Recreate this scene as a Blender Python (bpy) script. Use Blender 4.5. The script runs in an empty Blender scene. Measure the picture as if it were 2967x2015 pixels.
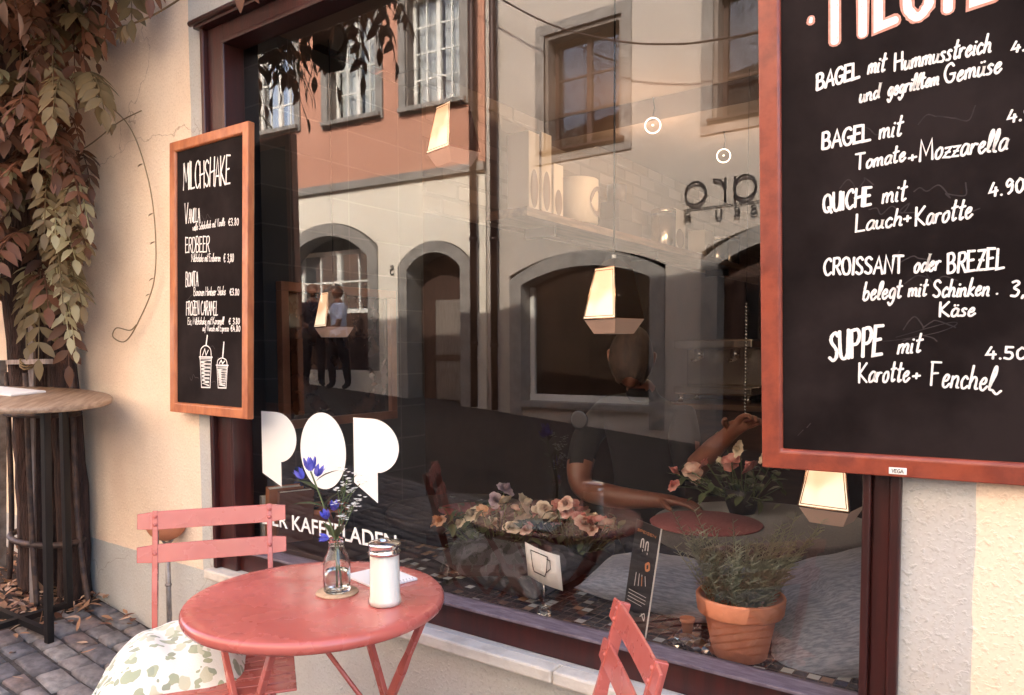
import bpy, bmesh, math, random
from mathutils import Vector, Matrix, Euler
R = math.radians
rnd = random.Random(7)
SC = bpy.context.scene
COL = SC.collection

# ------------------------------------------------------------------ camera, sky, sun, exposure
cam_d = bpy.data.cameras.new("camera")
cam = bpy.data.objects.new("camera", cam_d)
COL.objects.link(cam)
SC.camera = cam
cam_d.sensor_fit = 'HORIZONTAL'
cam_d.sensor_width = 36.0
cam_d.lens = 2169.0 / 2967.0 * 36.0
cam_d.shift_y = (1139.9 - 1007.5) / 2967.0
cam_d.clip_start = 0.05
cam_d.clip_end = 500
CAM = Vector((0, -1.6, 1.2818))
yaw, pit, rol = R(35.987), R(3.1187), R(0.2497)
fw = Vector((-math.sin(yaw) * math.cos(pit), math.cos(yaw) * math.cos(pit), -math.sin(pit)))
rt = Vector((math.cos(yaw), math.sin(yaw), 0))
dn = fw.cross(rt)
rt2 = rt * math.cos(rol) + dn * math.sin(rol)
dn2 = dn * math.cos(rol) - rt * math.sin(rol)
M = Matrix((rt2, -dn2, -fw)).transposed().to_4x4()
M.translation = CAM
cam.matrix_world = M

SUN_EL, SUN_AZ = R(38), R(14)          # sun stands behind the cafe, a little to the right
w = bpy.data.worlds.new("World")
SC.world = w
w.use_nodes = True
nt = w.node_tree
nt.nodes.clear()
sky = nt.nodes.new("ShaderNodeTexSky")
sky.sky_type = 'NISHITA'
sky.sun_disc = False
sky.sun_elevation = SUN_EL
sky.sun_rotation = SUN_AZ
sky.air_density = 0.8
sky.dust_density = 3.0
sky.ozone_density = 0.4
bg = nt.nodes.new("ShaderNodeBackground")
bg.inputs[1].default_value = 0.15
wo = nt.nodes.new("ShaderNodeOutputWorld")
nt.links.new(sky.outputs[0], bg.inputs[0])
nt.links.new(bg.outputs[0], wo.inputs[0])
sd = bpy.data.lights.new("sun", 'SUN')
sd.energy = 2.6
sd.angle = R(0.5)
sd.color = (1.0, 0.92, 0.80)
so = bpy.data.objects.new("sun", sd)
COL.objects.link(so)
sdir = Vector((math.sin(SUN_AZ) * math.cos(SUN_EL), math.cos(SUN_AZ) * math.cos(SUN_EL), math.sin(SUN_EL)))
so.rotation_euler = sdir.to_track_quat('Z', 'Y').to_euler()
so.location = (0, 10, 12)
vs = SC.view_settings
vs.view_transform = 'Standard'
vs.look = 'None'
vs.exposure = 3.2
vs.gamma = 1.0
SC.cycles.max_bounces = 10
SC.cycles.diffuse_bounces = 5
SC.cycles.glossy_bounces = 6
SC.cycles.transparent_max_bounces = 16
SC.cycles.sample_clamp_indirect = 6.0

SLOPE = 0.09
def gz(x):                                  # the street falls to the right
    return -SLOPE * (x + 1.4)

# ------------------------------------------------------------------ helpers
def tag(o, label=None, cat=None, group=None, kind=None):
    if label: o['label'] = label
    if cat: o['category'] = cat
    if group: o['group'] = group
    if kind: o['kind'] = kind
    return o

def empty(name, loc=(0, 0, 0), rz=0.0, label=None, cat=None, group=None):
    o = bpy.data.objects.new(name, None)
    COL.objects.link(o)
    o.location = loc
    o.rotation_euler = (0, 0, rz)
    o.empty_display_size = 0.05
    return tag(o, label, cat, group)

def link_mesh(name, me, parent=None):
    o = bpy.data.objects.new(name, me)
    COL.objects.link(o)
    if parent is not None:
        o.parent = parent
    return o

def copy_tree(o, parent=None):
    c = o.copy()
    COL.objects.link(c)
    if parent is not None:
        c.parent = parent
    for ch in list(o.children):
        copy_tree(ch, c)
    return c

class MB:
    """collects shapes and links them as ONE mesh"""
    def __init__(s):
        s.v = []; s.f = []; s.m = []; s.sm = []
    def add(s, vs, fs, mi=0, smooth=False):
        b = len(s.v)
        s.v.extend([tuple(x) for x in vs])
        for f in fs:
            s.f.append([b + i for i in f]); s.m.append(mi); s.sm.append(smooth)
        return s
    def box(s, c, size, rot=None, mi=0):
        x, y, z = [d / 2 for d in size]
        vs = [Vector(p) for p in ((-x,-y,-z),(x,-y,-z),(x,y,-z),(-x,y,-z),(-x,-y,z),(x,-y,z),(x,y,z),(-x,y,z))]
        if rot is not None:
            m = rot if isinstance(rot, Matrix) else Euler(rot).to_matrix()
            vs = [m @ p for p in vs]
        c = Vector(c)
        return s.add([p + c for p in vs], [(0,3,2,1),(4,5,6,7),(0,1,5,4),(1,2,6,5),(2,3,7,6),(3,0,4,7)], mi)
    def b2(s, x0, x1, y0, y1, z0, z1, mi=0):
        return s.box(((x0+x1)/2,(y0+y1)/2,(z0+z1)/2),(abs(x1-x0),abs(y1-y0),abs(z1-z0)),None,mi)
    def bar(s, a, b, wx, wy, up=(0,0,1), mi=0):
        """rectangular bar from a to b"""
        a, b = Vector(a), Vector(b)
        d = b - a
        z = d.normalized()
        x = Vector(up).cross(z)
        if x.length < 1e-4: x = Vector((1,0,0)).cross(z)
        x.normalize()
        y = z.cross(x)
        m = Matrix((x, y, z)).transposed()
        return s.box((a+b)/2, (wx, wy, d.length), m, mi)
    def tube(s, pts, rad, seg=10, mi=0, cap=True):
        pts = [Vector(p) for p in pts]
        n = len(pts)
        rr = rad if isinstance(rad, (list, tuple)) else [rad]*n
        vs = []; prev = None
        for i, p in enumerate(pts):
            t = (pts[min(i+1,n-1)] - pts[max(i-1,0)])
            if t.length < 1e-9: t = Vector((0,0,1))
            t.normalize()
            if prev is None:
                a = Vector((0,0,1)) if abs(t.z) < .9 else Vector((1,0,0))
                u = a.cross(t).normalized()
            else:
                u = (prev - t * prev.dot(t))
                u = u.normalized() if u.length > 1e-6 else Vector((1,0,0))
            prev = u
            v = t.cross(u)
            for k in range(seg):
                a = 2*math.pi*k/seg
                vs.append(p + (u*math.cos(a) + v*math.sin(a))*rr[i])
        fs = []
        for i in range(n-1):
            for k in range(seg):
                k2 = (k+1) % seg
                fs.append((i*seg+k, i*seg+k2, (i+1)*seg+k2, (i+1)*seg+k))
        s.add(vs, fs, mi, True)
        if cap:
            b = len(s.v) - len(vs)
            s.f.append([b+k for k in reversed(range(seg))]); s.m.append(mi); s.sm.append(False)
            s.f.append([b+(n-1)*seg+k for k in range(seg)]); s.m.append(mi); s.sm.append(False)
        return s
    def lathe(s, prof, c=(0,0,0), seg=32, mi=0, smooth=True, ang=0.0):
        """prof: (radius, z) from bottom to top"""
        vs = []; fs = []
        c = Vector(c)
        for r, z in prof:
            for k in range(seg):
                a = 2*math.pi*k/seg + ang
                vs.append(c + Vector((r*math.cos(a), r*math.sin(a), z)))
        for i in range(len(prof)-1):
            for k in range(seg):
                k2 = (k+1) % seg
                fs.append((i*seg+k, i*seg+k2, (i+1)*seg+k2, (i+1)*seg+k))
        s.add(vs, fs, mi, smooth)
        b = len(s.v) - len(vs)
        if prof[0][0] > 1e-5:
            s.f.append([b+k for k in reversed(range(seg))]); s.m.append(mi); s.sm.append(False)
        if prof[-1][0] > 1e-5:
            s.f.append([b+(len(prof)-1)*seg+k for k in range(seg)]); s.m.append(mi); s.sm.append(False)
        return s
    def prism(s, poly, fr, to, d, mi=0):
        """poly: 2-D outline; fr(u,v) -> point; d: extrusion vector"""
        d = Vector(d); n = len(poly)
        a = [Vector(fr(*p)) for p in poly]
        b = [p + d for p in a]
        fs = [list(range(n)), list(reversed(range(n, 2*n)))]
        for i in range(n):
            j = (i+1) % n
            fs.append((i, n+i, n+j, j))
        return s.add(a+b, fs, mi)
    def build(s, name, mats, parent=None, bevel=0.0, seg=2, loc=None, rot=None, subsurf=0, flip=False, weld=False):
        me = bpy.data.meshes.new(name)
        me.from_pydata(s.v, [], s.f)
        if not isinstance(mats, (list, tuple)): mats = [mats]
        for m in mats: me.materials.append(m)
        me.polygons.foreach_set('material_index', s.m)
        me.polygons.foreach_set('use_smooth', s.sm)
        bm = bmesh.new(); bm.from_mesh(me)
        bmesh.ops.remove_doubles(bm, verts=bm.verts, dist=1e-5) if weld else None
        bmesh.ops.recalc_face_normals(bm, faces=bm.faces)
        bm.to_mesh(me); bm.free()
        me.update()
        o = link_mesh(name, me, parent)
        if loc is not None: o.location = loc
        if rot is not None: o.rotation_euler = rot
        if bevel > 0:
            md = o.modifiers.new('bevel', 'BEVEL')
            md.width = bevel; md.segments = seg; md.limit_method = 'ANGLE'; md.angle_limit = R(40)
            md.harden_normals = False
        if subsurf:
            md = o.modifiers.new('sub', 'SUBSURF'); md.levels = subsurf; md.render_levels = subsurf
        return o

def build_each(mb, name, mats, parent, near=0.0, **kw):
    """links every connected piece of mb as an object of its own"""
    par = list(range(len(mb.v)))
    def find(a):
        while par[a] != a:
            par[a] = par[par[a]]; a = par[a]
        return a
    for f in mb.f:
        for i in f[1:]: par[find(i)] = find(f[0])
    groups = {}
    for k, f in enumerate(mb.f): groups.setdefault(find(f[0]), []).append(k)
    out = []
    for ks in groups.values():
        q = MB(); ix = {}
        for k in ks:
            for i in mb.f[k]:
                if i not in ix: ix[i] = len(q.v); q.v.append(mb.v[i])
            q.f.append([ix[i] for i in mb.f[k]]); q.m.append(mb.m[k]); q.sm.append(mb.sm[k])
        out.append(q.build(name, mats, parent, **kw))
    return out

def catmull(pts, per=6, closed=False):
    pts = [Vector(p) for p in pts]
    n = len(pts)
    if n < 3: return pts
    out = []
    rng = n if closed else n-1
    for i in range(rng):
        p1, p2 = pts[i % n], pts[(i+1) % n]
        p0 = pts[(i-1) % n] if closed or i > 0 else p1*2 - p2
        p3 = pts[(i+2) % n] if closed or i+2 < n else p2*2 - p1
        for k in range(per):
            t = k/per
            out.append(0.5*((2*p1) + (p2-p0)*t + (2*p0-5*p1+4*p2-p3)*t*t + (3*p1-p0-3*p2+p3)*t**3))
    if not closed: out.append(pts[-1])
    return out

# ------------------------------------------------------------------ materials
def mat(name, col, rough=0.6, metal=0.0, col2=None, nscale=8.0, namt=1.0, bump=0.0, bscale=60.0, bdist=0.005,
        spec=0.5, detail=4.0, coat=0.0, stretch=None, lo=0.4, hi=0.62, sheen=0.0, trans=0.0, sss=0.0):
    m = bpy.data.materials.new(name); m.use_nodes = True
    t = m.node_tree; b = t.nodes['Principled BSDF']
    b.inputs['Base Color'].default_value = (*col, 1)
    b.inputs['Roughness'].default_value = rough
    b.inputs['Metallic'].default_value = metal
    b.inputs['Specular IOR Level'].default_value = spec
    b.inputs['Coat Weight'].default_value = coat
    b.inputs['Coat Roughness'].default_value = 0.15
    b.inputs['Sheen Weight'].default_value = sheen
    tc = t.nodes.new('ShaderNodeTexCoord')
    vec = tc.outputs['Object']
    if stretch:
        mp = t.nodes.new('ShaderNodeMapping'); mp.inputs['Scale'].default_value = stretch
        t.links.new(vec, mp.inputs[0]); vec = mp.outputs[0]
    if col2 is not None:
        n = t.nodes.new('ShaderNodeTexNoise'); n.inputs['Scale'].default_value = nscale
        n.inputs['Detail'].default_value = detail; n.inputs['Roughness'].default_value = 0.6
        r = t.nodes.new('ShaderNodeValToRGB')
        r.color_ramp.elements[0].position = lo; r.color_ramp.elements[1].position = hi
        r.color_ramp.elements[0].color = (*col, 1); r.color_ramp.elements[1].color = (*col2, 1)
        t.links.new(vec, n.inputs['Vector']); t.links.new(n.outputs[0], r.inputs[0])
        t.links.new(r.outputs[0], b.inputs['Base Color'])
    if bump > 0:
        n2 = t.nodes.new('ShaderNodeTexNoise'); n2.inputs['Scale'].default_value = bscale
        n2.inputs['Detail'].default_value = 3.0
        bp = t.nodes.new('ShaderNodeBump'); bp.inputs['Strength'].default_value = bump
        bp.inputs['Distance'].default_value = bdist
        t.links.new(vec, n2.inputs['Vector']); t.links.new(n2.outputs[0], bp.inputs['Height'])
        t.links.new(bp.outputs[0], b.inputs['Normal'])
    return m

def add_wear(m, scale=30, r0=.25, r1=.6, chip=None, cscale=60, cthr=.74):
    """uneven gloss, and small worn chips of another colour"""
    t = m.node_tree; N = t.nodes; L = t.links; b = N['Principled BSDF']
    tc = N.new('ShaderNodeTexCoord'); n = N.new('ShaderNodeTexNoise'); n.inputs['Scale'].default_value = scale; n.inputs['Detail'].default_value = 6
    mr = N.new('ShaderNodeMapRange'); mr.inputs[1].default_value = .35; mr.inputs[2].default_value = .7; mr.inputs[3].default_value = r0; mr.inputs[4].default_value = r1
    L.new(tc.outputs['Object'], n.inputs['Vector']); L.new(n.outputs[0], mr.inputs[0]); L.new(mr.outputs[0], b.inputs['Roughness'])
    if chip:
        n2 = N.new('ShaderNodeTexNoise'); n2.inputs['Scale'].default_value = cscale; n2.inputs['Detail'].default_value = 8; n2.inputs['Roughness'].default_value = .7
        L.new(tc.outputs['Object'], n2.inputs['Vector'])
        r = N.new('ShaderNodeMapRange'); r.inputs[1].default_value = cthr; r.inputs[2].default_value = cthr + .02
        L.new(n2.outputs[0], r.inputs[0])
        mx = N.new('ShaderNodeMixRGB'); mx.inputs[2].default_value = (*chip, 1)
        src = b.inputs['Base Color'].links[0].from_socket if b.inputs['Base Color'].links else None
        L.new(r.outputs[0], mx.inputs[0])
        if src: L.new(src, mx.inputs[1])
        else: mx.inputs[1].default_value = b.inputs['Base Color'].default_value
        L.new(mx.outputs[0], b.inputs['Base Color'])

def nodes_of(m):
    return m.node_tree, m.node_tree.nodes, m.node_tree.links, m.node_tree.nodes['Principled BSDF']

def emis(name, col, s):
    m = bpy.data.materials.new(name); m.use_nodes = True
    b = m.node_tree.nodes['Principled BSDF']
    b.inputs['Base Color'].default_value = (*col, 1)
    b.inputs['Emission Color'].default_value = (*col, 1)
    b.inputs['Emission Strength'].default_value = s
    return m

def glass_sheet(name, fac, tint=(1,1,1), fres=0.5):
    """window glass: lets light straight through and mirrors a share of it, more at grazing angles"""
    m = bpy.data.materials.new(name); m.use_nodes = True
    t = m.node_tree; t.nodes.clear()
    out = t.nodes.new('ShaderNodeOutputMaterial'); mx = t.nodes.new('ShaderNodeMixShader')
    tr = t.nodes.new('ShaderNodeBsdfTransparent'); tr.inputs[0].default_value = (*tint, 1)
    gl = t.nodes.new('ShaderNodeBsdfGlossy'); gl.inputs['Roughness'].default_value = 0.0
    gl.inputs[0].default_value = (1, 1, 1, 1)
    lw = t.nodes.new('ShaderNodeLayerWeight'); lw.inputs[0].default_value = fres
    ma = t.nodes.new('ShaderNodeMath'); ma.operation = 'MULTIPLY_ADD'; ma.use_clamp = True
    ma.inputs[1].default_value = 0.6; ma.inputs[2].default_value = fac
    t.links.new(lw.outputs['Fresnel'], ma.inputs[0])
    t.links.new(ma.outputs[0], mx.inputs[0])
    t.links.new(tr.outputs[0], mx.inputs[1]); t.links.new(gl.outputs[0], mx.inputs[2])
    t.links.new(mx.outputs[0], out.inputs[0])
    return m

def plaster(name, fn=None, cols=None, bump=0.5, bscale=55.0, stain=0.12):
    """rough plaster; cols = [(colour)] painted by zones given in world x / z (object at origin)"""
    m = mat(name, cols[0], 0.9, bump=bump, bscale=bscale, bdist=0.004, spec=0.2)
    t, N, L, b = nodes_of(m)
    if bump > .5:                                   # trowelled plaster: sparse raised grains over slow waves
        bpn = [n for n in N if n.type == 'BUMP'][0]; nn_ = bpn.inputs['Height'].links[0].from_node
        gm_ = N.new('ShaderNodeMapRange'); gm_.inputs[1].default_value = .52; gm_.inputs[2].default_value = .78
        L.new(nn_.outputs[0], gm_.inputs[0])
        w2 = N.new('ShaderNodeTexNoise'); w2.inputs['Scale'].default_value = 19; w2.inputs['Detail'].default_value = 5
        tcc = N.new('ShaderNodeTexCoord'); L.new(tcc.outputs['Object'], w2.inputs['Vector'])
        sm_ = N.new('ShaderNodeMath'); sm_.operation = 'MULTIPLY_ADD'; sm_.inputs[1].default_value = .55
        L.new(w2.outputs[0], sm_.inputs[0]); L.new(gm_.outputs[0], sm_.inputs[2]); L.new(sm_.outputs[0], bpn.inputs['Height'])
    tc = N.new('ShaderNodeTexCoord')
    sx = N.new('ShaderNodeSeparateXYZ'); L.new(tc.outputs['Object'], sx.inputs[0])
    def mth(op, a, bb=None, clamp=False):
        n = N.new('ShaderNodeMath'); n.operation = op; n.use_clamp = clamp
        for i, q in enumerate((a, bb)):
            if q is None: continue
            if isinstance(q, (int, float)): n.inputs[i].default_value = q
            else: L.new(q, n.inputs[i])
        return n.outputs[0]
    nz = N.new('ShaderNodeTexNoise'); nz.inputs['Scale'].default_value = 9; nz.inputs['Detail'].default_value = 3
    L.new(tc.outputs['Object'], nz.inputs['Vector'])
    wob = mth('MULTIPLY', mth('SUBTRACT', nz.outputs[0], 0.5), 0.012)
    base = N.new('ShaderNodeRGB'); base.outputs[0].default_value = (*cols[0], 1)
    cur = base.outputs[0]
    if fn: cur = fn(N, L, mth, sx, wob, cur)
    # weather stains and blotches of the paint itself
    n4 = N.new('ShaderNodeTexNoise'); n4.inputs['Scale'].default_value = 130; n4.inputs['Detail'].default_value = 4
    L.new(tc.outputs['Object'], n4.inputs['Vector'])
    gr = N.new('ShaderNodeMixRGB'); gr.blend_type = 'MULTIPLY'; gr.inputs[2].default_value = (0.80, 0.77, 0.73, 1)
    L.new(mth('MULTIPLY', mth('SUBTRACT', n4.outputs[0], 0.50, True), 3.0, True), gr.inputs[0]); L.new(cur, gr.inputs[1]); cur = gr.outputs[0]
    vo = N.new('ShaderNodeTexVoronoi'); vo.feature = 'DISTANCE_TO_EDGE'; vo.inputs['Scale'].default_value = 1.3
    vw = N.new('ShaderNodeVectorMath'); vw.operation = 'MULTIPLY_ADD'; vw.inputs[1].default_value = (.35, .35, .35)
    nv = N.new('ShaderNodeTexNoise'); nv.inputs['Scale'].default_value = 3.5; nv.inputs['Detail'].default_value = 7
    L.new(tc.outputs['Object'], nv.inputs['Vector']); L.new(nv.outputs['Color'], vw.inputs[0]); L.new(tc.outputs['Object'], vw.inputs[2]); L.new(vw.outputs[0], vo.inputs['Vector'])
    nk = N.new('ShaderNodeTexNoise'); nk.inputs['Scale'].default_value = 1.1; L.new(tc.outputs['Object'], nk.inputs['Vector'])
    ck_ = mth('MULTIPLY', mth('LESS_THAN', vo.outputs['Distance'], 0.0022), mth('GREATER_THAN', nk.outputs[0], 0.55))
    cr = N.new('ShaderNodeMixRGB'); cr.blend_type = 'MULTIPLY'; cr.inputs[2].default_value = (0.62, 0.55, 0.50, 1)
    L.new(mth('MULTIPLY', ck_, 0.7), cr.inputs[0]); L.new(cur, cr.inputs[1]); cur = cr.outputs[0]
    n3 = N.new('ShaderNodeTexNoise'); n3.inputs['Scale'].default_value = 1.7; n3.inputs['Detail'].default_value = 6
    n3.inputs['Roughness'].default_value = 0.65
    L.new(tc.outputs['Object'], n3.inputs['Vector'])
    f = mth('MULTIPLY', mth('SUBTRACT', n3.outputs[0], 0.42, True), stain*8, True)
    hs = N.new('ShaderNodeMixRGB'); hs.blend_type = 'MULTIPLY'
    hs.inputs[2].default_value = (0.80, 0.70, 0.60, 1)
    L.new(f, hs.inputs[0]); L.new(cur, hs.inputs[1])
    L.new(hs.outputs[0], b.inputs['Base Color'])
    return m
# ------------------------------------------------------------------ shared materials
ORANGE, GREY = (0.87, 0.70, 0.53), (0.53, 0.52, 0.485)
def cafe_zones(N, L, mth, sx, wob, cur):
    x = mth('ADD', sx.outputs[0], wob); z = mth('ADD', sx.outputs[2], wob)
    inx = mth('MULTIPLY', mth('GREATER_THAN', x, -2.636), mth('LESS_THAN', x, -0.111))
    inx = mth('MULTIPLY', inx, mth('LESS_THAN', z, 2.95))
    f = mth('MAXIMUM', inx, mth('LESS_THAN', z, 0.449))
    mx = N.new('ShaderNodeMixRGB'); mx.inputs[2].default_value = (*GREY, 1)
    L.new(f, mx.inputs[0]); L.new(cur, mx.inputs[1])
    return mx.outputs[0]
M_CAFE = plaster('cafe_plaster', cafe_zones, [ORANGE], bump=0.62, bscale=80, stain=0.22)
M_MAHOG = mat('dark_red_window_wood', (0.050, 0.008, 0.006), 0.38, col2=(0.028, 0.006, 0.005), nscale=3, stretch=(12, 12, 1.2), bump=0.12, bscale=30, coat=0.15)
M_LEDGE = mat('weathered_ledge_wood', (0.10, 0.075, 0.095), 0.55, col2=(0.17, 0.14, 0.165), nscale=20, stretch=(1, 5, 1), bump=0.4, bscale=90)
M_STONE = mat('pale_sill_stone', (0.66, 0.60, 0.51), 0.8, col2=(0.45, 0.39, 0.32), nscale=12, bump=0.5, bscale=60, lo=0.45, hi=0.75)
M_GREYSTONE = mat('grey_surround_stone', (0.30, 0.275, 0.25), 0.85, col2=(0.22, 0.20, 0.18), nscale=6, bump=0.3, bscale=40)
M_BEIGE = plaster('beige_plaster', None, [(0.54, 0.475, 0.415)], bump=0.25, bscale=40, stain=0.12)
M_TERRA = plaster('terracotta_plaster', None, [(0.56, 0.285, 0.20)], bump=0.25, bscale=40, stain=0.15)
M_CREAM = plaster('cream_plaster', None, [(0.84, 0.77, 0.66)], bump=0.25, bscale=40, stain=0.15)
M_WHITEWOOD = mat('white_painted_wood', (0.80, 0.78, 0.72), 0.5)
M_BROWNWOOD = mat('brown_window_wood', (0.075, 0.036, 0.024), 0.55, col2=(0.04, 0.02, 0.014), nscale=5, stretch=(8, 8, 1))
M_GREYWOOD = mat('grey_reveal_wood', (0.24, 0.20, 0.17), 0.7, col2=(0.15, 0.12, 0.10), nscale=5, stretch=(10, 10, 1))
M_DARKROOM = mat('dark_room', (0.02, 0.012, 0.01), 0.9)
M_CURTAIN = mat('grey_curtain', (0.07, 0.06, 0.055), 0.9, col2=(0.03, 0.025, 0.022), nscale=6, stretch=(9, 9, 0.6))
M_SKYCURT = mat('sky_white_curtain', (0.88, 0.87, 0.83), 0.9, col2=(0.72, 0.70, 0.66), nscale=5, stretch=(8, 8, 0.5))  # white cloth also stands in for bright sky mirrored in the panes
M_PIPE = mat('dark_brown_pipe', (0.045, 0.02, 0.015), 0.5, metal=0.3)
M_ROOF = mat('red_roof_tiles', (0.22, 0.08, 0.05), 0.85, col2=(0.12, 0.05, 0.035), nscale=14, bump=0.6, bscale=20)
M_GLASS = glass_sheet('shop_glass', 0.056, (0.93, 0.92, 0.90), 0.32)
M_FARGLASS = glass_sheet('house_glass', 0.07, (0.75, 0.78, 0.8), 0.35)
M_BLACK = mat('black_paint', (0.008, 0.007, 0.007), 0.5)
M_WHITE = mat('white_vinyl', (0.86, 0.85, 0.80), 0.45)
M_TILE = None

def tile_mat(name, col, grout, sx, sz, gap, rough=0.3, colvar=0.25, axis='yz', bump=0.3, offset=0.0):
    """rectangular tiles by brick texture; axis says which object axes run along / up"""
    m = mat(name, col, rough)
    t, N, L, b = nodes_of(m)
    tc = N.new('ShaderNodeTexCoord'); sp = N.new('ShaderNodeSeparateXYZ'); cb = N.new('ShaderNodeCombineXYZ')
    L.new(tc.outputs['Object'], sp.inputs[0])
    i = {'x': 0, 'y': 1, 'z': 2}
    L.new(sp.outputs[i[axis[0]]], cb.inputs[0]); L.new(sp.outputs[i[axis[1]]], cb.inputs[1])
    br = N.new('ShaderNodeTexBrick')
    br.offset = offset; br.squash = 1.0
    br.inputs['Scale'].default_value = 1.0
    br.inputs['Brick Width'].default_value = sx; br.inputs['Row Height'].default_value = sz
    br.inputs['Mortar Size'].default_value = gap; br.inputs['Mortar Smooth'].default_value = 0.1
    c2 = tuple(min(1, c*(1+colvar)) for c in col); c1 = tuple(c*(1-colvar) for c in col)
    br.inputs['Color1'].default_value = (*c1, 1); br.inputs['Color2'].default_value = (*c2, 1)
    br.inputs['Mortar'].default_value = (*grout, 1)
    L.new(cb.outputs[0], br.inputs['Vector'])
    L.new(br.outputs['Color'], b.inputs['Base Color'])
    bp = N.new('ShaderNodeBump'); bp.inputs['Strength'].default_value = bump; bp.inputs['Distance'].default_value = 0.004
    bp.invert = True
    L.new(br.outputs['Fac'], bp.inputs['Height']); L.new(bp.outputs[0], b.inputs['Normal'])
    return m
M_TILE = tile_mat('dark_grey_wall_tiles', (0.045, 0.045, 0.047), (0.085, 0.083, 0.08), 0.30, 0.148, 0.003, 0.4, 0.10, 'yz')
M_BRICK = tile_mat('whitewashed_brick', (0.32, 0.24, 0.19), (0.27, 0.205, 0.165), 0.24, 0.085, 0.010, 0.9, 0.18, 'yz', 0.8, 0.5)
M_BACKWALL = mat('brown_back_wall', (0.036, 0.017, 0.012), 0.9, col2=(0.022, 0.010, 0.008), nscale=3)
M_CEIL = mat('cafe_ceiling', (0.22, 0.155, 0.125), 0.9)
M_FLOORWOOD = mat('dark_floor', (0.022, 0.012, 0.009), 0.5, col2=(0.014, 0.008, 0.006), nscale=3, stretch=(1, 12, 1))

# ------------------------------------------------------------------ walls with openings
def wall(mb, x0, x1, z0, z1, holes, front, thick, face, mi=0, mi_rev=None, top=None):
    """wall along x; front plane at y=front, facing `face` (-1: towards -y, +1: towards +y); holes: (xa, xb, za, zb)"""
    if mi_rev is None: mi_rev = mi
    back = front - face*thick
    xs = sorted({x0, x1, *[h[0] for h in holes], *[h[1] for h in holes]})
    zs = sorted({z0, z1, *[h[2] for h in holes], *[h[3] for h in holes]})
    def solid(i, j):
        cx, cz = (xs[i]+xs[i+1])/2, (zs[j]+zs[j+1])/2
        return not any(h[0] < cx < h[1] and h[2] < cz < h[3] for h in holes)
    def Z(x, z): return top(x) if (top and z == z1) else z
    for i in range(len(xs)-1):
        for j in range(len(zs)-1):
            if not solid(i, j): continue
            a, b, c, d = xs[i], xs[i+1], zs[j], zs[j+1]
            p = [(a, c), (b, c), (b, d), (a, d)]
            for y in (front, back):
                mb.add([(q[0], y, Z(*q)) for q in p], [(0, 1, 2, 3)], mi)
            sides = [((a, c), (b, c), i, j-1), ((a, d), (b, d), i, j+1), ((a, c), (a, d), i-1, j), ((b, c), (b, d), i+1, j)]
            for q, r, ii, jj in sides:
                inside = 0 <= ii < len(xs)-1 and 0 <= jj < len(zs)-1
                if inside and solid(ii, jj): continue
                mb.add([(q[0], front, Z(*q)), (r[0], front, Z(*r)), (r[0], back, Z(*r)), (q[0], back, Z(*q))], [(0, 1, 2, 3)], mi_rev if inside else mi)

# ------------------------------------------------------------------ ground
M_ROAD = mat('dark_paving', (0.020, 0.015, 0.013), 0.85, col2=(0.035, 0.027, 0.023), nscale=3, bump=0.6, bscale=30, bdist=0.02)
g = MB()
g.add([(-60, 60, gz(-60)-.03), (-60, -60, gz(-60)-.03), (60, -60, gz(60)-.03), (60, 60, gz(60)-.03)], [(0, 1, 2, 3)])
tag(g.build('ground', M_ROAD), kind='structure')

# cobbled pavement of small setts laid in rows
cob_cols = [(0.19, 0.175, 0.17), (0.23, 0.205, 0.195), (0.14, 0.13, 0.135), (0.20, 0.155, 0.14), (0.27, 0.25, 0.235)]
M_COB = [mat('sett_stone_%d' % i, c, 0.75, col2=tuple(k*0.55 for k in c), nscale=22, bump=0.7, bscale=45, bdist=0.006) for i, c in enumerate(cob_cols)]
M_JOINT = mat('sandy_joints', (0.05, 0.04, 0.034), 0.95, col2=(0.10, 0.085, 0.07), nscale=40, bump=0.6, bscale=150)
cb = MB()
y = -0.012; row = 0
while y > -2.6:
    hgt = rnd.uniform(0.085, 0.105)
    x = -6.2 + rnd.uniform(0, .1)
    while x < 0.6:
        wd = rnd.uniform(0.10, 0.19)
        gap = 0.008
        if not (-4.45 < x + wd/2 < -3.42 and y - hgt/2 > -0.52):      # the tree pit stays open
            pts = []
            zc = gz(x + wd/2) + rnd.uniform(-.005, .004)
            tl = rnd.uniform(-.02, .02); tw = rnd.uniform(-.02, .02)
            j = lambda: rnd.uniform(-.006, .006)
            q = [(x+gap+j(), y-hgt+gap+j()), (x+wd-gap+j(), y-hgt+gap+j()), (x+wd-gap+j(), y-gap+j()), (x+gap+j(), y-gap+j())]
            cx, cy = x+wd/2, y-hgt/2
            vs = [(a, b, zc-.03) for a, b in q]
            vs += [(a, b, zc-.006 - SLOPE*(a-cx) + tw*(b-cy)) for a, b in q]
            vs += [(cx+(a-cx)*.84, cy+(b-cy)*.80, zc+.003 - SLOPE*(a-cx) + tw*(b-cy)) for a, b in q]
            fs = []
            for k in range(4):
                k2 = (k+1) % 4
                fs += [(k, k2, 4+k2, 4+k), (4+k, 4+k2, 8+k2, 8+k)]
            fs.append((8, 9, 10, 11))
            cb.add(vs, fs, rnd.choice([0, 0, 1, 1, 2, 2, 3, 4]), True)
        x += wd
    y -= hgt; row += 1
co = cb.build('pavement', M_COB)
tag(co, kind='structure')
jb = MB()
jb.add([(-6.3, 0, gz(-6.3)-.016), (-6.3, -2.7, gz(-6.3)-.016), (0.7, -2.7, gz(.7)-.016), (0.7, 0, gz(.7)-.016)], [(0, 1, 2, 3)])
tag(jb.build('pavement_bed', M_JOINT), kind='structure')

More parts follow.
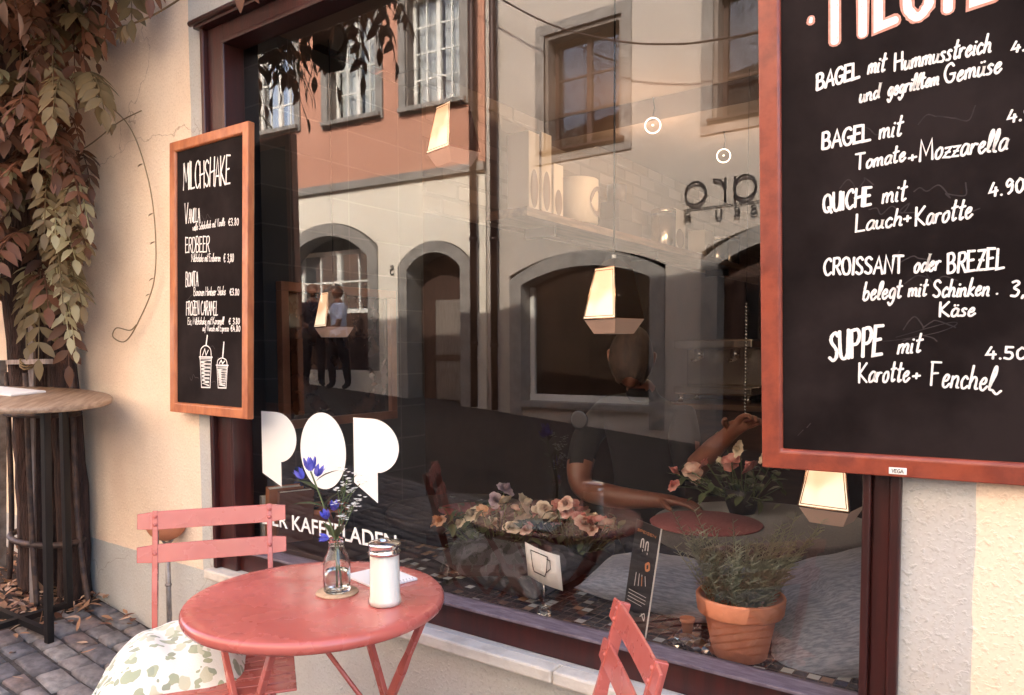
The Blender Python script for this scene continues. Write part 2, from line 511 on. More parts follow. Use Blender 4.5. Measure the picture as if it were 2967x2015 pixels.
# ------------------------------------------------------------------ the cafe building
cafe = empty('cafe_building', (0, 0, 0), 0, 'orange plastered cafe building with grey painted border round its big shop window', 'building')
WX0, WX1, WZ0, WZ1 = -2.543, -0.232, 0.478, 2.453
mb = MB()
roofz = lambda x: 6.7 + 0.12*(x + 7)  # height and slope chosen to place the shadow edge on the houses opposite
wall(mb, -16, 8, -2.0, 5.4, [(WX0, WX1, WZ0, WZ1)], 0.0, 0.16, -1, top=roofz)
mb.build('facade_wall', M_CAFE, cafe)
mb = MB()                                                    # unseen roof slab shaped for its shadow, and the blind outer walls
mb.add([(-16.3, -.3, roofz(-16.3)+.05), (8.3, -.3, roofz(8.3)+.05), (8.3, 8.5, roofz(8.3)+.05), (-16.3, 8.5, roofz(-16.3)+.05),
        (-16.3, -.3, roofz(-16.3)+.25), (8.3, -.3, roofz(8.3)+.25), (8.3, 8.5, roofz(8.3)+.25), (-16.3, 8.5, roofz(-16.3)+.25)],
       [(0, 1, 2, 3), (4, 5, 6, 7), (0, 1, 5, 4), (1, 2, 6, 5), (2, 3, 7, 6), (3, 0, 4, 7)])
mb.build('roof', M_ROOF, cafe)
mb = MB()
mb.add([(-16, .17, -2), (-16, 8.2, -2), (-16, 8.2, roofz(-16)), (-16, .17, roofz(-16))], [(0, 1, 2, 3)])
mb.add([(8, .17, -2), (8, 8.2, -2), (8, 8.2, roofz(8)), (8, .17, roofz(8))], [(0, 1, 2, 3)])
mb.add([(-16, 8.2, -2), (8, 8.2, -2), (8, 8.2, roofz(8)), (-16, 8.2, roofz(-16))], [(0, 1, 2, 3)])
mb.build('outer_wall', M_CREAM, cafe)
# stone sill in three lengths
mb = MB()
for a, b in ((-2.56, -1.83), (-1.826, -1.012), (-1.008, -0.2)):
    mb.b2(a, b, -0.046, 0.03, 0.441, 0.4775)
mb.build('stone_sill', M_STONE, cafe, bevel=0.006)
# timber frame
win = MB()
def post(xo, xi, s):
    # outer bead, board, inner bead, reveal
    win.b2(xo, xo + s*0.020, -0.016, 0.075, 0.478, 2.453)
    wdt = abs(xi - xo)
    win.b2(xo + s*0.020, xi - s*0.016, 0.004, 0.075, 0.478, 2.453)
    win.b2(xi - s*0.016, xi, -0.010, 0.075, 0.56, 2.378)
post(-2.543, -2.407, 1)
post(-0.232, -0.302, -1)
win.b2(-2.423, -0.286, -0.010, 0.075, 2.376, 2.392)          # top rail inner bead
win.b2(-2.523, -0.252, 0.0045, 0.0745, 2.392, 2.453)
win.b2(-2.523, -0.252, 0.022, 0.0735, 0.478, 0.556)          # bottom rail
frame = win.build('window_frame', M_MAHOG, cafe, bevel=0.004)
mb = MB(); mb.b2(-2.56, -0.215, -0.030, 0.02, 2.453, 2.470); mb.tube([(-2.575, -.033, 2.473), (-0.2, -.033, 2.473)], 0.011, 8)
mb.build('drip_moulding', M_MAHOG, frame, bevel=0.003)
mb = MB(); mb.b2(-2.407, -0.302, -0.002, 0.0735, 0.5562, 0.565)
mb.build('ledge_board', M_LEDGE, frame, bevel=0.002)
mb = MB(); mb.add([(-2.407, .062, .565), (-.302, .062, .565), (-.302, .062, 2.376), (-2.407, .062, 2.376)], [(0, 1, 2, 3)])
mb.build('glass_pane', M_GLASS, frame)
# lettering on the glass
mb = MB()
gy = lambda u, v: (u, 0.0595, v)
def arc(cx, cz, rx, rz, a0, a1, n=28):
    return [(cx + rx*math.cos(R(a0 + (a1-a0)*i/n)), cz + rz*math.sin(R(a0 + (a1-a0)*i/n))) for i in range(n+1)]
def pshape(xl, xr, xs, zt, zb1, zb2, zbowl):
    cz = (zt + zbowl)/2; rz = (zt - zbowl)/2
    xm = xl + (xr - xl)*0.42
    pts = [(xl, zt)] + arc(xm, cz, xr-xm, rz, 90, -72) + [(xs, zbowl+0.004), (xs, zb2), (xl, zb1)]
    return pts
mb.prism(pshape(-2.332, -2.136, -2.223, 1.073, 0.847, 0.807, 0.892), gy, (0), (0, .001, 0))
mb.prism(arc(-1.998, 0.952, 0.116, 0.130, 0, 360, 48)[:-1], gy, 0, (0, .001, 0))
mb.prism(pshape(-1.844, -1.640, -1.735, 1.073, 0.860, 0.804, 0.898), gy, 0, (0, .001, 0))
mb.build('window_lettering', M_WHITE, frame)
def text_mesh(body, size, name, material, parent, loc, rot, sx=1.0, depth=0.0006):
    cu = bpy.data.curves.new(name, 'FONT'); cu.body = body; cu.size = size; cu.extrude = depth; cu.offset = size*.012
    o = bpy.data.objects.new(name, cu); COL.objects.link(o)
    dg = bpy.context.evaluated_depsgraph_get()
    me = bpy.data.meshes.new_from_object(o.evaluated_get(dg))
    bpy.data.objects.remove(o); bpy.data.curves.remove(cu)
    me.materials.clear(); me.materials.append(material); me.name = name
    ob = link_mesh(name, me, parent)
    ob.location = loc; ob.rotation_euler = rot; ob.scale = (sx, 1, 1)
    return ob
tx = text_mesh('DER KAFFEELADEN', 0.074, 'shop_name_lettering', M_WHITE, frame, (-2.345, 0.0592, 0.660), (R(90), R(-0.0), 0), 1.0)
_w = max(v.co.x for v in tx.data.vertices) - min(v.co.x for v in tx.data.vertices)
tx.scale = (0.685/_w, 1, 1)

# interior shell
mb = MB(); mb.b2(-2.62, -2.45, 0.165, 1.06, -0.2, 2.50)
mb.build('tiled_pier', M_TILE, cafe)
mb = MB(); mb.b2(-2.62, -2.452, 1.06, 6.2, 1.95, 2.62)
mb.build('brick_side_wall', M_BRICK, cafe)
mb = MB(); mb.b2(-2.62, -2.451, 1.06, 6.2, -0.2, 1.949)
mb.build('wall_panelling', M_BACKWALL, cafe)
mb = MB(); mb.b2(-2.45, 3.0, 6.2, 6.4, -0.2, 2.62); mb.b2(3.0, 3.2, 0.165, 6.4, -0.2, 2.62)
mb.build('back_wall', M_BACKWALL, cafe)
mb = MB(); mb.b2(-2.62, 3.2, 0.165, 6.4, 2.62, 2.75); mb.b2(-2.45, 3.0, 0.165, 0.4, 2.50, 2.615); mb.b2(-2.45, 3.0, 2.1, 2.35, 2.50, 2.617)
ceil = mb.build('ceiling', M_CEIL, cafe)
mb = MB(); mb.b2(-2.62, 3.2, 0.165, 6.4, -0.3, -0.2)
mb.build('floor', M_FLOORWOOD, cafe)

# ------------------------------------------------------------------ houses across the street (seen mirrored in the window)
def casement(parent, cx, z0, wd, ht, yb, cols, rows, m_frame, bars=0.022, curtain=None, lead=0.05):
    """window set in a reveal: frame with glazing bars, panes, dark room behind. front faces +y"""
    f = MB()
    x0, x1, z1 = cx - wd/2, cx + wd/2, z0 + ht
    f.b2(x0, x0+lead, yb-.05, yb, z0, z1); f.b2(x1-lead, x1, yb-.05, yb, z0, z1)
    f.b2(x0+lead, x1-lead, yb-.05, yb, z0, z0+lead); f.b2(x0+lead, x1-lead, yb-.05, yb, z1-lead, z1)
    f.b2(cx-lead*.7, cx+lead*.7, yb-.05, yb+.008, z0+lead, z1-lead)
    for s in (-1, 1):
        a = cx + s*lead*.7; b = (x1 - lead) if s > 0 else (x0 + lead)
        for k in range(1, cols):
            x = a + (b-a)*k/cols
            f.b2(x-bars/2, x+bars/2, yb-.035, yb-.008, z0+lead, z1-lead)
        for k in range(1, rows):
            z = z0+lead + (ht-2*lead)*k/rows
            f.b2(min(a, b)+.001, max(a, b)-.001, yb-.034, yb-.009, z-bars/2, z+bars/2)
    fr = f.build('window', m_frame, parent)
    p = MB(); p.add([(x0+lead, yb-.022, z0+lead), (x1-lead, yb-.022, z0+lead), (x1-lead, yb-.022, z1-lead), (x0+lead, yb-.022, z1-lead)], [(0, 1, 2, 3)])
    p.build('pane', M_FARGLASS, fr)
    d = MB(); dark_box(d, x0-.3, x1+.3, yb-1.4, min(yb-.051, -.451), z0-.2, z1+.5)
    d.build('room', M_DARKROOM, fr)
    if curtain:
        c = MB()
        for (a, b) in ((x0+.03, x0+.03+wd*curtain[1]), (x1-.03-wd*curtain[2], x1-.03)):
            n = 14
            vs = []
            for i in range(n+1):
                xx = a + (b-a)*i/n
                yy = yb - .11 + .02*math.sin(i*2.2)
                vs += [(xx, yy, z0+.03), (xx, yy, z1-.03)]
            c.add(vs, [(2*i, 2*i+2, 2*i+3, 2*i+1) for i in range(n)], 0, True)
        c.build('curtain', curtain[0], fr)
    return fr

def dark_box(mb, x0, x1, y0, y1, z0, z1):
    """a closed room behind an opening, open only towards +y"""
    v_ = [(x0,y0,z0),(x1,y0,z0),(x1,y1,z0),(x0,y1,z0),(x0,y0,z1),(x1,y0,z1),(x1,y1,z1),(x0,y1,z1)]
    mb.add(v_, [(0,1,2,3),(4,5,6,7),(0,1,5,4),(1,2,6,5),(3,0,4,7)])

def arch_pts(x0, x1, zs, zt, n=20):
    """segmental arch from (x0, zs) over the top zt to (x1, zs)"""
    c = (x0+x1)/2; hw = (x1-x0)/2; rise = zt - zs
    r = (hw*hw + rise*rise)/(2*rise); cz = zt - r
    a0 = math.asin(hw/r)
    return [(c + r*math.sin(-a0 + 2*a0*i/n), cz + r*math.cos(-a0 + 2*a0*i/n)) for i in range(n+1)]

def arch_opening(parent, x0, x1, z0, zs, zt, band, depth, name, blocks=True):
    """stone surround of an arched opening plus the wall piece that closes the square hole above the arch"""
    inner = arch_pts(x0, x1, zs, zt)
    outer = arch_pts(x0-band, x1+band, zs+band*.35, zt+band)
    s = MB()
    n = len(inner)
    yf, yb = 0.03, -depth
    for i in range(n-1):
        q = [inner[i], inner[i+1], outer[i+1], outer[i]]
        vs = [(a, yf, b) for a, b in q] + [(a, yb, b) for a, b in q]
        s.add(vs, [(0, 1, 2, 3), (4, 5, 6, 7), (0, 1, 5, 4), (2, 3, 7, 6)])
    for xa, xb, oi in ((x0-band, x0, 0), (x1, x1+band, -1)):
        zi, zo = inner[oi][1], outer[oi][1]
        za, zb_ = (zo, zi) if oi == 0 else (zi, zo)
        vs = [(xa, yf, z0), (xb, yf, z0), (xb, yf, zb_), (xa, yf, za), (xa, yb, z0), (xb, yb, z0), (xb, yb, zb_), (xa, yb, za)]
        s.add(vs, [(0, 1, 2, 3), (4, 5, 6, 7), (0, 4, 7, 3), (1, 5, 6, 2), (0, 1, 5, 4)])
    return s.build(name, M_GREYSTONE, parent), outer

def spandrel(mb, outer, ztop, x0, x1, front, thick, mi=0):
    """wall pieces between an arch and the square hole round it"""
    for i in range(len(outer)-1):
        (a, za), (b, zb) = outer[i], outer[i+1]
        vs = [(a, front, za), (b, front, zb), (b, front, ztop), (a, front, ztop)]
        vs += [(p[0], front-thick, p[2]) for p in vs]
        mb.add(vs, [(0, 1, 2, 3), (4, 5, 6, 7), (0, 1, 5, 4)], mi)

# --- beige house with the hairdresser's shop, parallel to the cafe; its own origin on the facade line
YB = -6.9
hair = empty('beige_house', (0, YB, 0), 0, 'beige plastered house with a dark arched shop window mirrored in the cafe glass', 'house')
holes = [(-5.70, -4.53, 3.97, 5.53), (-3.34, -2.17, 3.97, 5.53), (-0.9, 0.27, 3.97, 5.53), (2.2, 3.4, 3.97, 5.53),
         (-6.30, -3.92, 0.3, 2.62), (-3.46, -1.2, -1.0, 2.76)]
mb = MB()
wall(mb, -6.7, 7, -3, 9.2, holes, 0.0, 0.45, 1)
o1 = arch_pts(-6.30, -3.92, 2.36, 2.619); o2 = arch_pts(-3.46, -1.2, 2.47, 2.759)
spandrel(mb, o1, 2.62, 0, 0, 0.0, 0.45); spandrel(mb, o2, 2.76, 0, 0, 0.0, 0.45)
mb.build('wall', M_BEIGE, hair)
mb = MB(); mb.b2(-6.7, 7, -.2, .35, 9.2, 9.5)
mb.add([(-6.9, .5, 9.3), (7.2, .5, 9.3), (7.2, -5, 12.5), (-6.9, -5, 12.5)], [(0, 1, 2, 3)])
mb.build('roof', M_ROOF, hair)
for cx in (-5.115, -2.755, -0.315, 2.8):
    s = MB()
    a, b = cx-.585, cx+.585
    s.b2(a-.14, a, -.3, .02, 3.83, 5.67); s.b2(b, b+.14, -.3, .02, 3.83, 5.67)
    s.b2(a, b, -.3, .02, 5.53, 5.67); s.b2(a, b, -.3, .02, 3.83, 3.965)
    s.build('window_surround', M_GREYSTONE, hair)
    s = MB(); s.b2(a-.05, b+.05, -.28, .07, 3.966, 3.995)
    s.build('window_sill', M_PIPE, hair)
    s = MB(); s.b2(a+.001, a+.05, -.29, -.02, 4.0, 5.525); s.b2(b-.05, b-.001, -.29, -.02, 4.0, 5.525); s.b2(a+.05, b-.05, -.29, -.02, 5.47, 5.525)
    build_each(s, 'window_lining', M_GREYWOOD, hair)
    casement(hair, cx, 4.0, 1.07, 1.47, -.2, 1, 3, M_BROWNWOOD, 0.026, (M_CURTAIN, .32, .18))
# arched shop front
stone, _ = arch_opening(hair, -6.08, -4.12, 0.30, 2.22, 2.42, 0.2, 0.3, 'arch_surround')
mb = MB(); mb.b2(-6.08, -4.12, -.28, .05, 0.52, 0.60)
mb.build('shop_sill', M_GREYSTONE, hair)
mb = MB(); mb.b2(-6.08, -4.12, -.27, -.19, 0.601, 0.69); mb.b2(-6.08, -6.02, -.27, -.2, .69, 2.2)
shop = mb.build('shop_window', M_WHITEWOOD, hair)
mb = MB()
pa = [(-6.08, 0.69), (-4.12, 0.69)] + list(reversed(arch_pts(-6.08, -4.12, 2.22, 2.42)))
mb.add([(u, -.23, v) for u, v in pa], [list(range(len(pa)))])
mb.build('pane', M_FARGLASS, shop)
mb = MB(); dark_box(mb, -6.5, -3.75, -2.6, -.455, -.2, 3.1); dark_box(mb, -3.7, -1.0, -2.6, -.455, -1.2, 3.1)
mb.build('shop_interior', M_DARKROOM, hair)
mb = MB(); mb.b2(-6.30, -3.92, -.45, -.305, .3, .52); mb.b2(-6.29, -3.93, -.3, -.001, .301, .52)
mb.build('parapet', M_BEIGE, hair)
stone, _ = arch_opening(hair, -3.25, -1.41, -1.0, 2.30, 2.56, 0.2, 0.3, 'arch_surround')
mb = MB(); mb.b2(-3.25, -1.41, -.25, -.20, -1.0, 2.54)
dr = mb.build('shop_door', M_BROWNWOOD, hair)
mb = MB(); mb.b2(-3.0, -2.4, -.199, -.19, .4, 2.0); mb.b2(-2.26, -1.6, -.199, -.19, .4, 2.0)
build_each(mb, 'door_glass', M_BLACK, dr)
# raised letters of the hairdresser's sign (they run towards -x, so the glass shows them reversed)
LET = {  # thin geometric alphabet: strokes on a unit x-height
 'f': (.45, [[(.45,1.5),(.3,1.6),(.18,1.45),(.18,0)], [(0,1),(.42,1)]]), 'i': (.15, [[(.07,0),(.07,1)], [(.07,1.3),(.07,1.36)]]),
 'g': (1.0, [[(.95,1),(.95,-.2),(.75,-.5),(.3,-.48)], 'o']), 'a': (1.0, [[(.95,0),(.95,1)], 'o']), 'r': (.6, [[(.06,0),(.06,1)], [(.06,.6),(.25,.92),(.6,1)]]),
 'o': (1.0, ['o']),
 'F': (.6, [[(0,0),(0,1),(.6,1)], [(0,.5),(.5,.5)]]), 'R': (.7, [[(0,0),(0,1),(.45,1),(.62,.88),(.62,.62),(.45,.5),(0,.5)], [(.35,.5),(.68,0)]]),
 'I': (.1, [[(.05,0),(.05,1)]]), 'S': (.6, [[(.58,.85),(.4,1),(.15,1),(.02,.8),(.12,.58),(.48,.42),(.58,.2),(.42,0),(.15,0),(0,.15)]]),
 'E': (.55, [[(.55,1),(0,1),(0,0),(.55,0)], [(0,.5),(.48,.5)]]), 'U': (.65, [[(0,1),(0,.25),(.15,0),(.48,0),(.63,.25),(.63,1)]]),
}
def sign_word(mb, word, xs, z, h, rad):
    for chx, x in zip(word, xs):
        wd, st = LET[chx]
        for s in st:
            if s == 'o': s = [(.5 + .48*math.cos(R(a)), .5 + .5*math.sin(R(a))) for a in range(0, 361, 15)]
            mb.tube([(x - u*h, 0.035, z + v*h) for u, v in s], rad, 6)
            for u, v in (s[0], s[-1]):
                mb.tube([(x - u*h, 0.0, z + v*h), (x - u*h, 0.035, z + v*h)], rad*.6, 5)
sg = empty('hairdresser_sign', (0, YB, 0), 0, 'thin black raised letters of the hairdresser on the beige facade', 'sign')
mb = MB(); sign_word(mb, 'figaro', (-2.12, -2.32, -2.46, -2.80, -3.15, -3.395), 3.03, 0.265, 0.013)
mb.build('name_letters', M_BLACK, sg)
mb = MB(); sign_word(mb, 'FRISEUR', (-2.26, -2.44, -2.67, -2.80, -3.0, -3.21, -3.42+.02-.2), 2.84, 0.10, 0.009)
mb.build('trade_letters', M_BLACK, sg)
mb = MB(); mb.tube([(-2.1, .02, 2.985), (-3.68, .02, 2.985)], 0.006, 6)
mb.build('sign_rule', M_BLACK, sg)

# --- terracotta house, turned a little towards the cafe
TR = empty('terracotta_house', (-6.72, YB, 0), R(-6.73), 'terracotta and cream old house with white casement windows mirrored in the glass', 'house')
cs = math.cos(R(6.73))
U = lambda x: (x + 6.72)/cs
holes = []
wins = [(-7.61, 4.99), (-9.17, 5.02), (-10.90, 5.08), (-12.6, 5.08)]
for cx, z0 in wins: holes.append((U(cx)-.50, U(cx)+.50, z0, z0+1.68))
mb = MB()
wall(mb, -9.5, 0.0, 4.02, 9.6, holes, 0.0, 0.45, 1)
mb.build('upper_wall', M_TERRA, TR)
hA = (U(-10.83), U(-8.69)); hD = (U(-8.29), U(-6.98))
mb = MB()
wall(mb, -9.5, 0.0, -2, 3.90, [(hA[0], hA[1], 1.0, 3.41), (hD[0], hD[1], 0.0, 2.97)], 0.0, 0.45, 1)
spandrel(mb, arch_pts(hA[0], hA[1], 2.97, 3.409), 3.41, 0, 0, 0.0, 0.45)
spandrel(mb, arch_pts(hD[0], hD[1], 2.66, 2.969), 2.97, 0, 0, 0.0, 0.45)
mb.build('lower_wall', M_CREAM, TR)
mb = MB(); mb.b2(-9.5, -0.001, -.45, 0.06, 3.90, 4.02)
mb.build('cornice', M_GREYSTONE, TR)
mb = MB(); mb.b2(-9.6, 0.02, -.2, .4, 9.6, 9.85); mb.add([(-9.7, .5, 9.7), (.1, .5, 9.7), (.1, -5, 13), (-9.7, -5, 13)], [(0, 1, 2, 3)])
mb.build('roof', M_ROOF, TR)
for cx, z0 in wins:
    u = U(cx); a, b = u-.50, u+.50
    s = MB()
    s.b2(a-.13, a, -.3, .03, z0-.1, z0+1.81); s.b2(b, b+.13, -.3, .03, z0-.1, z0+1.81)
    s.b2(a, b, -.3, .03, z0+1.68, z0+1.81); s.b2(a, b, -.3, .03, z0-.1, z0-.001)
    s.build('window_surround', M_GREYSTONE, TR)
    s = MB(); s.b2(a-.10, b+.10, .031, .10, z0-.07, z0-.005)
    s.build('window_sill', M_GREYSTONE, TR)
    s = MB(); s.b2(a+.001, a+.03, -.29, .0, z0+.01, z0+1.675); s.b2(b-.03, b-.001, -.29, 0, z0+.01, z0+1.675)
    build_each(s, 'window_lining', M_GREYWOOD, TR)
    casement(TR, u, z0+.01, .94, 1.66, -.16, 2, 4, M_WHITEWOOD, 0.024, (M_SKYCURT, .40, .42))
stone, _ = arch_opening(TR, hA[0]+.2, hA[1]-.2, 1.0, 2.82, 3.20, 0.2, 0.3, 'arch_surround')
casement(TR, (hA[0]+hA[1])/2, 1.95, (hA[1]-hA[0])-.42, 1.05, -.3, 2, 2, M_WHITEWOOD, 0.03, None, 0.07)
mb = MB(); mb.b2(hA[0]+.21, hA[1]-.21, -.36, -.28, 1.0, 1.945); mb.build('window_panel', M_BROWNWOOD, TR)
stone, _ = arch_opening(TR, hD[0]+.17, hD[1]-.17, 0.0, 2.55, 2.79, 0.17, 0.35, 'arch_surround')
mb = MB(); mb.b2(hD[0]+.17, hD[1]-.17, -.42, -.36, 0.0, 2.78)
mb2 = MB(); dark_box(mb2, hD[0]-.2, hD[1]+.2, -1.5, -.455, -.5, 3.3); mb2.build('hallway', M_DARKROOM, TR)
door = mb.build('house_door', M_BROWNWOOD, TR)
mb = MB(); mb.b2(hD[0]+.45, hD[1]-.4, -.359, -.345, 1.25, 2.1); mb.b2(hD[0]+.45, hD[1]-.4, -.359, -.345, .55, 1.15)
build_each(mb, 'door_panel', M_GREYWOOD, door)
hn = MB()
five = [(.55,1),(.05,1),(.02,.56),(.28,.66),(.52,.52),(.58,.28),(.45,.05),(.2,.0),(0,.12)]
hn.tube([(U(-8.385) - u*.11, .012, 2.50 + v*.135) for u, v in five], .0095, 6)
hn.build('house_number', M_BLACK, TR)
# downpipes
for x, y0, lab in ((-6.86, YB + .115, 'dark downpipe on the terracotta house beside its arched door'), (-6.50, YB + .10, 'dark downpipe on the beige house front beside the arched shop window')):
    t = empty('downpipe', (x, y0, gz(x)), 0, lab, 'downpipe', 'downpipes between the two houses opposite')
    mb = MB(); mb.tube([(0, 0, 0.0), (0, 0, 9.2)], 0.05, 12); mb.build('pipe', M_PIPE, t)
    mb = MB()
    for z in (.9, 2.4, 4.2, 6.2): mb.tube([(0, 0, z), (0, 0, z+.05)], 0.062, 12)
    build_each(mb, 'pipe_collar', M_PIPE, t)
# ------------------------------------------------------------------ red folding furniture
M_RED = mat('coral_red_lacquer', (0.45, 0.108, 0.083), 0.33, col2=(0.51, 0.128, 0.102), nscale=4, bump=0.05, bscale=300, coat=0.25, bdist=0.001)
add_wear(M_RED, 14, .17, .38, (0.30, 0.09, 0.07), 38, .775)
M_CUSH = None
def leaf_fabric(name):
    m = mat(name, (0.80, 0.79, 0.68), 0.9, bump=0.35, bscale=260, bdist=0.002, sheen=0.2)
    t, N, L, b = nodes_of(m)
    tc = N.new('ShaderNodeTexCoord')
    cur = None
    base = N.new('ShaderNodeRGB'); base.outputs[0].default_value = (0.82, 0.80, 0.70, 1); cur = base.outputs[0]
    for k, (c, rot, sc, thr) in enumerate((((0.40, 0.43, 0.28), 0.6, (20, 36, 20), .30), ((0.60, 0.59, 0.42), -0.7, (26, 14, 20), .27), ((0.33, 0.36, 0.25), 1.3, (22, 34, 24), .20))):
        mp = N.new('ShaderNodeMapping'); mp.inputs['Rotation'].default_value = (0, 0, rot); mp.inputs['Scale'].default_value = sc
        mp.inputs['Location'].default_value = (k*3.1, k*1.7, 0)
        vo = N.new('ShaderNodeTexVoronoi'); vo.inputs['Scale'].default_value = 1.0; vo.inputs['Randomness'].default_value = 0.8
        nz = N.new('ShaderNodeTexNoise'); nz.inputs['Scale'].default_value = 22; L.new(tc.outputs['Object'], nz.inputs['Vector'])
        va = N.new('ShaderNodeVectorMath'); va.operation = 'MULTIPLY_ADD'; va.inputs[1].default_value = (.045, .045, .045); L.new(nz.outputs['Color'], va.inputs[0]); L.new(tc.outputs['Object'], va.inputs[2])
        L.new(va.outputs[0], mp.inputs[0]); L.new(mp.outputs[0], vo.inputs['Vector'])
        lt = N.new('ShaderNodeMath'); lt.operation = 'LESS_THAN'; lt.inputs[1].default_value = thr + .06
        L.new(vo.outputs['Distance'], lt.inputs[0])
        mx = N.new('ShaderNodeMixRGB'); mx.inputs[2].default_value = (*c, 1)
        L.new(lt.outputs[0], mx.inputs[0]); L.new(cur, mx.inputs[1]); cur = mx.outputs[0]
    L.new(cur, b.inputs['Base Color'])
    return m
M_CUSH = leaf_fabric('leaf_print_fabric')

def flat_bar(mb, pts, widths, th=0.007, side=(1, 0, 0)):
    """flat steel strip following pts (in the y-z plane), its broad face along `side` x tangent"""
    pts = [Vector(p) for p in pts]
    sd_ = Vector(side).normalized()
    n = len(pts); vs = []
    for i, p in enumerate(pts):
        t = (pts[min(i+1, n-1)] - pts[max(i-1, 0)]).normalized()
        nrm = sd_.cross(t).normalized()
        w_ = widths[i]/2
        for a, b_ in ((-1, -1), (1, -1), (1, 1), (-1, 1)):
            vs.append(p + sd_*(a*th/2) + nrm*(b_*w_))
    fs = [(3, 2, 1, 0)]
    for i in range(n-1):
        for k in range(4):
            k2 = (k+1) % 4
            fs.append((i*4+k, i*4+k2, (i+1)*4+k2, (i+1)*4+k))
    b0 = (n-1)*4
    fs.append((b0, b0+1, b0+2, b0+3))
    mb.add(vs, fs)

def make_chair(label):
    """folding bistro chair: origin on the ground under the seat, the sitter looks along +y"""
    t = empty('folding_chair', (0, 0, 0), 0, label, 'chair', 'coral red folding chairs at the round table')
    W = 0.39
    for zc, rows in ((0.788, 2), (0.701, 1)):
        mb = MB()
        n = 8
        for i in range(n):                      # slightly hollow slat with clipped corners
            x0, x1 = -W/2 + W*i/n, -W/2 + W*(i+1)/n
            yb_ = -.19 + (.812 - zc)*.26 + .013
            y0, y1 = [yb_ - .004*(1 - (2*x/W)**2) for x in (x0, x1)]
            h0, h1 = [.0245 if abs(abs(x) - W/2) > .001 else .020 for x in (x0, x1)]
            vs = [(x0, y0, zc-h0), (x1, y1, zc-h1), (x1, y1, zc+h1), (x0, y0, zc+h0)]
            vs = [(p[0], p[1] - (p[2]-zc)*.26, p[2]) for p in vs]
            vs += [(p[0], p[1]-.006, p[2]) for p in vs]
            fs = [(0, 1, 2, 3), (7, 6, 5, 4), (0, 4, 5, 1), (3, 2, 6, 7)]
            if i == 0: fs.append((0, 3, 7, 4))
            if i == n-1: fs.append((1, 5, 6, 2))
            mb.add(vs, fs)
        sl = mb.build('backrest_slat', M_RED, t, bevel=0.0015, weld=True)
        mb = MB()
        for sx in (-1, 1):
            for dz in ((-.011, .011) if rows == 2 else (0,)):
                for yy, s in ((-.19 + (.812-zc-dz)*.26 + .0115, 1), (-.19 + (.812-zc-dz)*.26 - .0075, -1)):
                    mb.lathe([(0.0065, 0), (0.006, .002), (0.004, .004), (0.0, .0048)], (0, 0, 0), 10)
                    k = 4*10
                    for q in range(len(mb.v)-k, len(mb.v)):
                        v = mb.v[q]; mb.v[q] = (sx*(W/2-.045) + v[0], yy + s*v[2], zc+dz + v[1])
        build_each(mb, 'rivet', M_RED, sl)
    for sx in (-1, 1):
        x = sx*(W/2-.045)
        mb = MB()
        flat_bar(mb, [(x, -.19, .812), (x, -.145, .64), (x, -.135, .60), (x, -.117, .53), (x, -.098, .455)], [.026, .026, .030, .020, .011], 0.009 if False else 0.014, (1, 0, 0))
        mb.tube([(x, -.099, .46), (x, -.085, .41), (x, .17, .06), (x, .19, .0)], 0.0085, 8)
        mb.build('leg', M_RED, t, bevel=0.0015)
        mb = MB()
        xi = sx*(W/2-.065)
        mb.tube([(xi, .155, .435), (xi, .12, .40), (xi, -.17, .05), (xi, -.185, .0)], 0.0085, 8)
        mb.build('leg', M_RED, t)
    mb = MB()
    for k in range(8):
        y = -.105 + k*.052
        mb.box((0, y, .452 + .004*(k - 3)*.3), (W+.02, .044, .006))
    build_each(mb, 'seat_slat', M_RED, t, bevel=0.002)
    mb = MB()
    for sx in (-1, 1): mb.box((sx*(W/2-.045), 0.025, .441), (.016, .345, .012))
    mb.tube([(-.15, .09, .15), (.15, .09, .15)], .006, 8); mb.tube([(-.13, -.09, .15), (.13, -.09, .15)], .006, 8)
    build_each(mb, 'seat_rail', M_RED, t)
    return t
A, B = Vector((-2.043, -.545)), Vector((-1.818, -.236))       # measured ends of the back rest
d = (B - A).normalized()
face = Vector((d.y, -d.x))                                     # looks towards the table
ch1 = make_chair('coral red folding chair with a leaf print cushion on its seat')
mid = (A + B)/2 + face*.195
ch1.location = (mid.x, mid.y, gz(mid.x)); ch1.rotation_euler = (0, 0, math.atan2(face.y, face.x) - math.pi/2)
ch2 = copy_tree(ch1)
ch2['label'] = 'coral red folding chair seen edge-on in front of the rosemary window'
A2, B2 = Vector((-.750, -.165)), Vector((-.492, -.480))
d2 = (B2 - A2).normalized()
f2 = Vector((d2.y, -d2.x))
mid2 = (A2 + B2)/2 + f2*.195
ch2.location = (mid2.x, mid2.y, .757 - .813); ch2.rotation_euler = (0, 0, math.atan2(f2.y, f2.x) - math.pi/2)

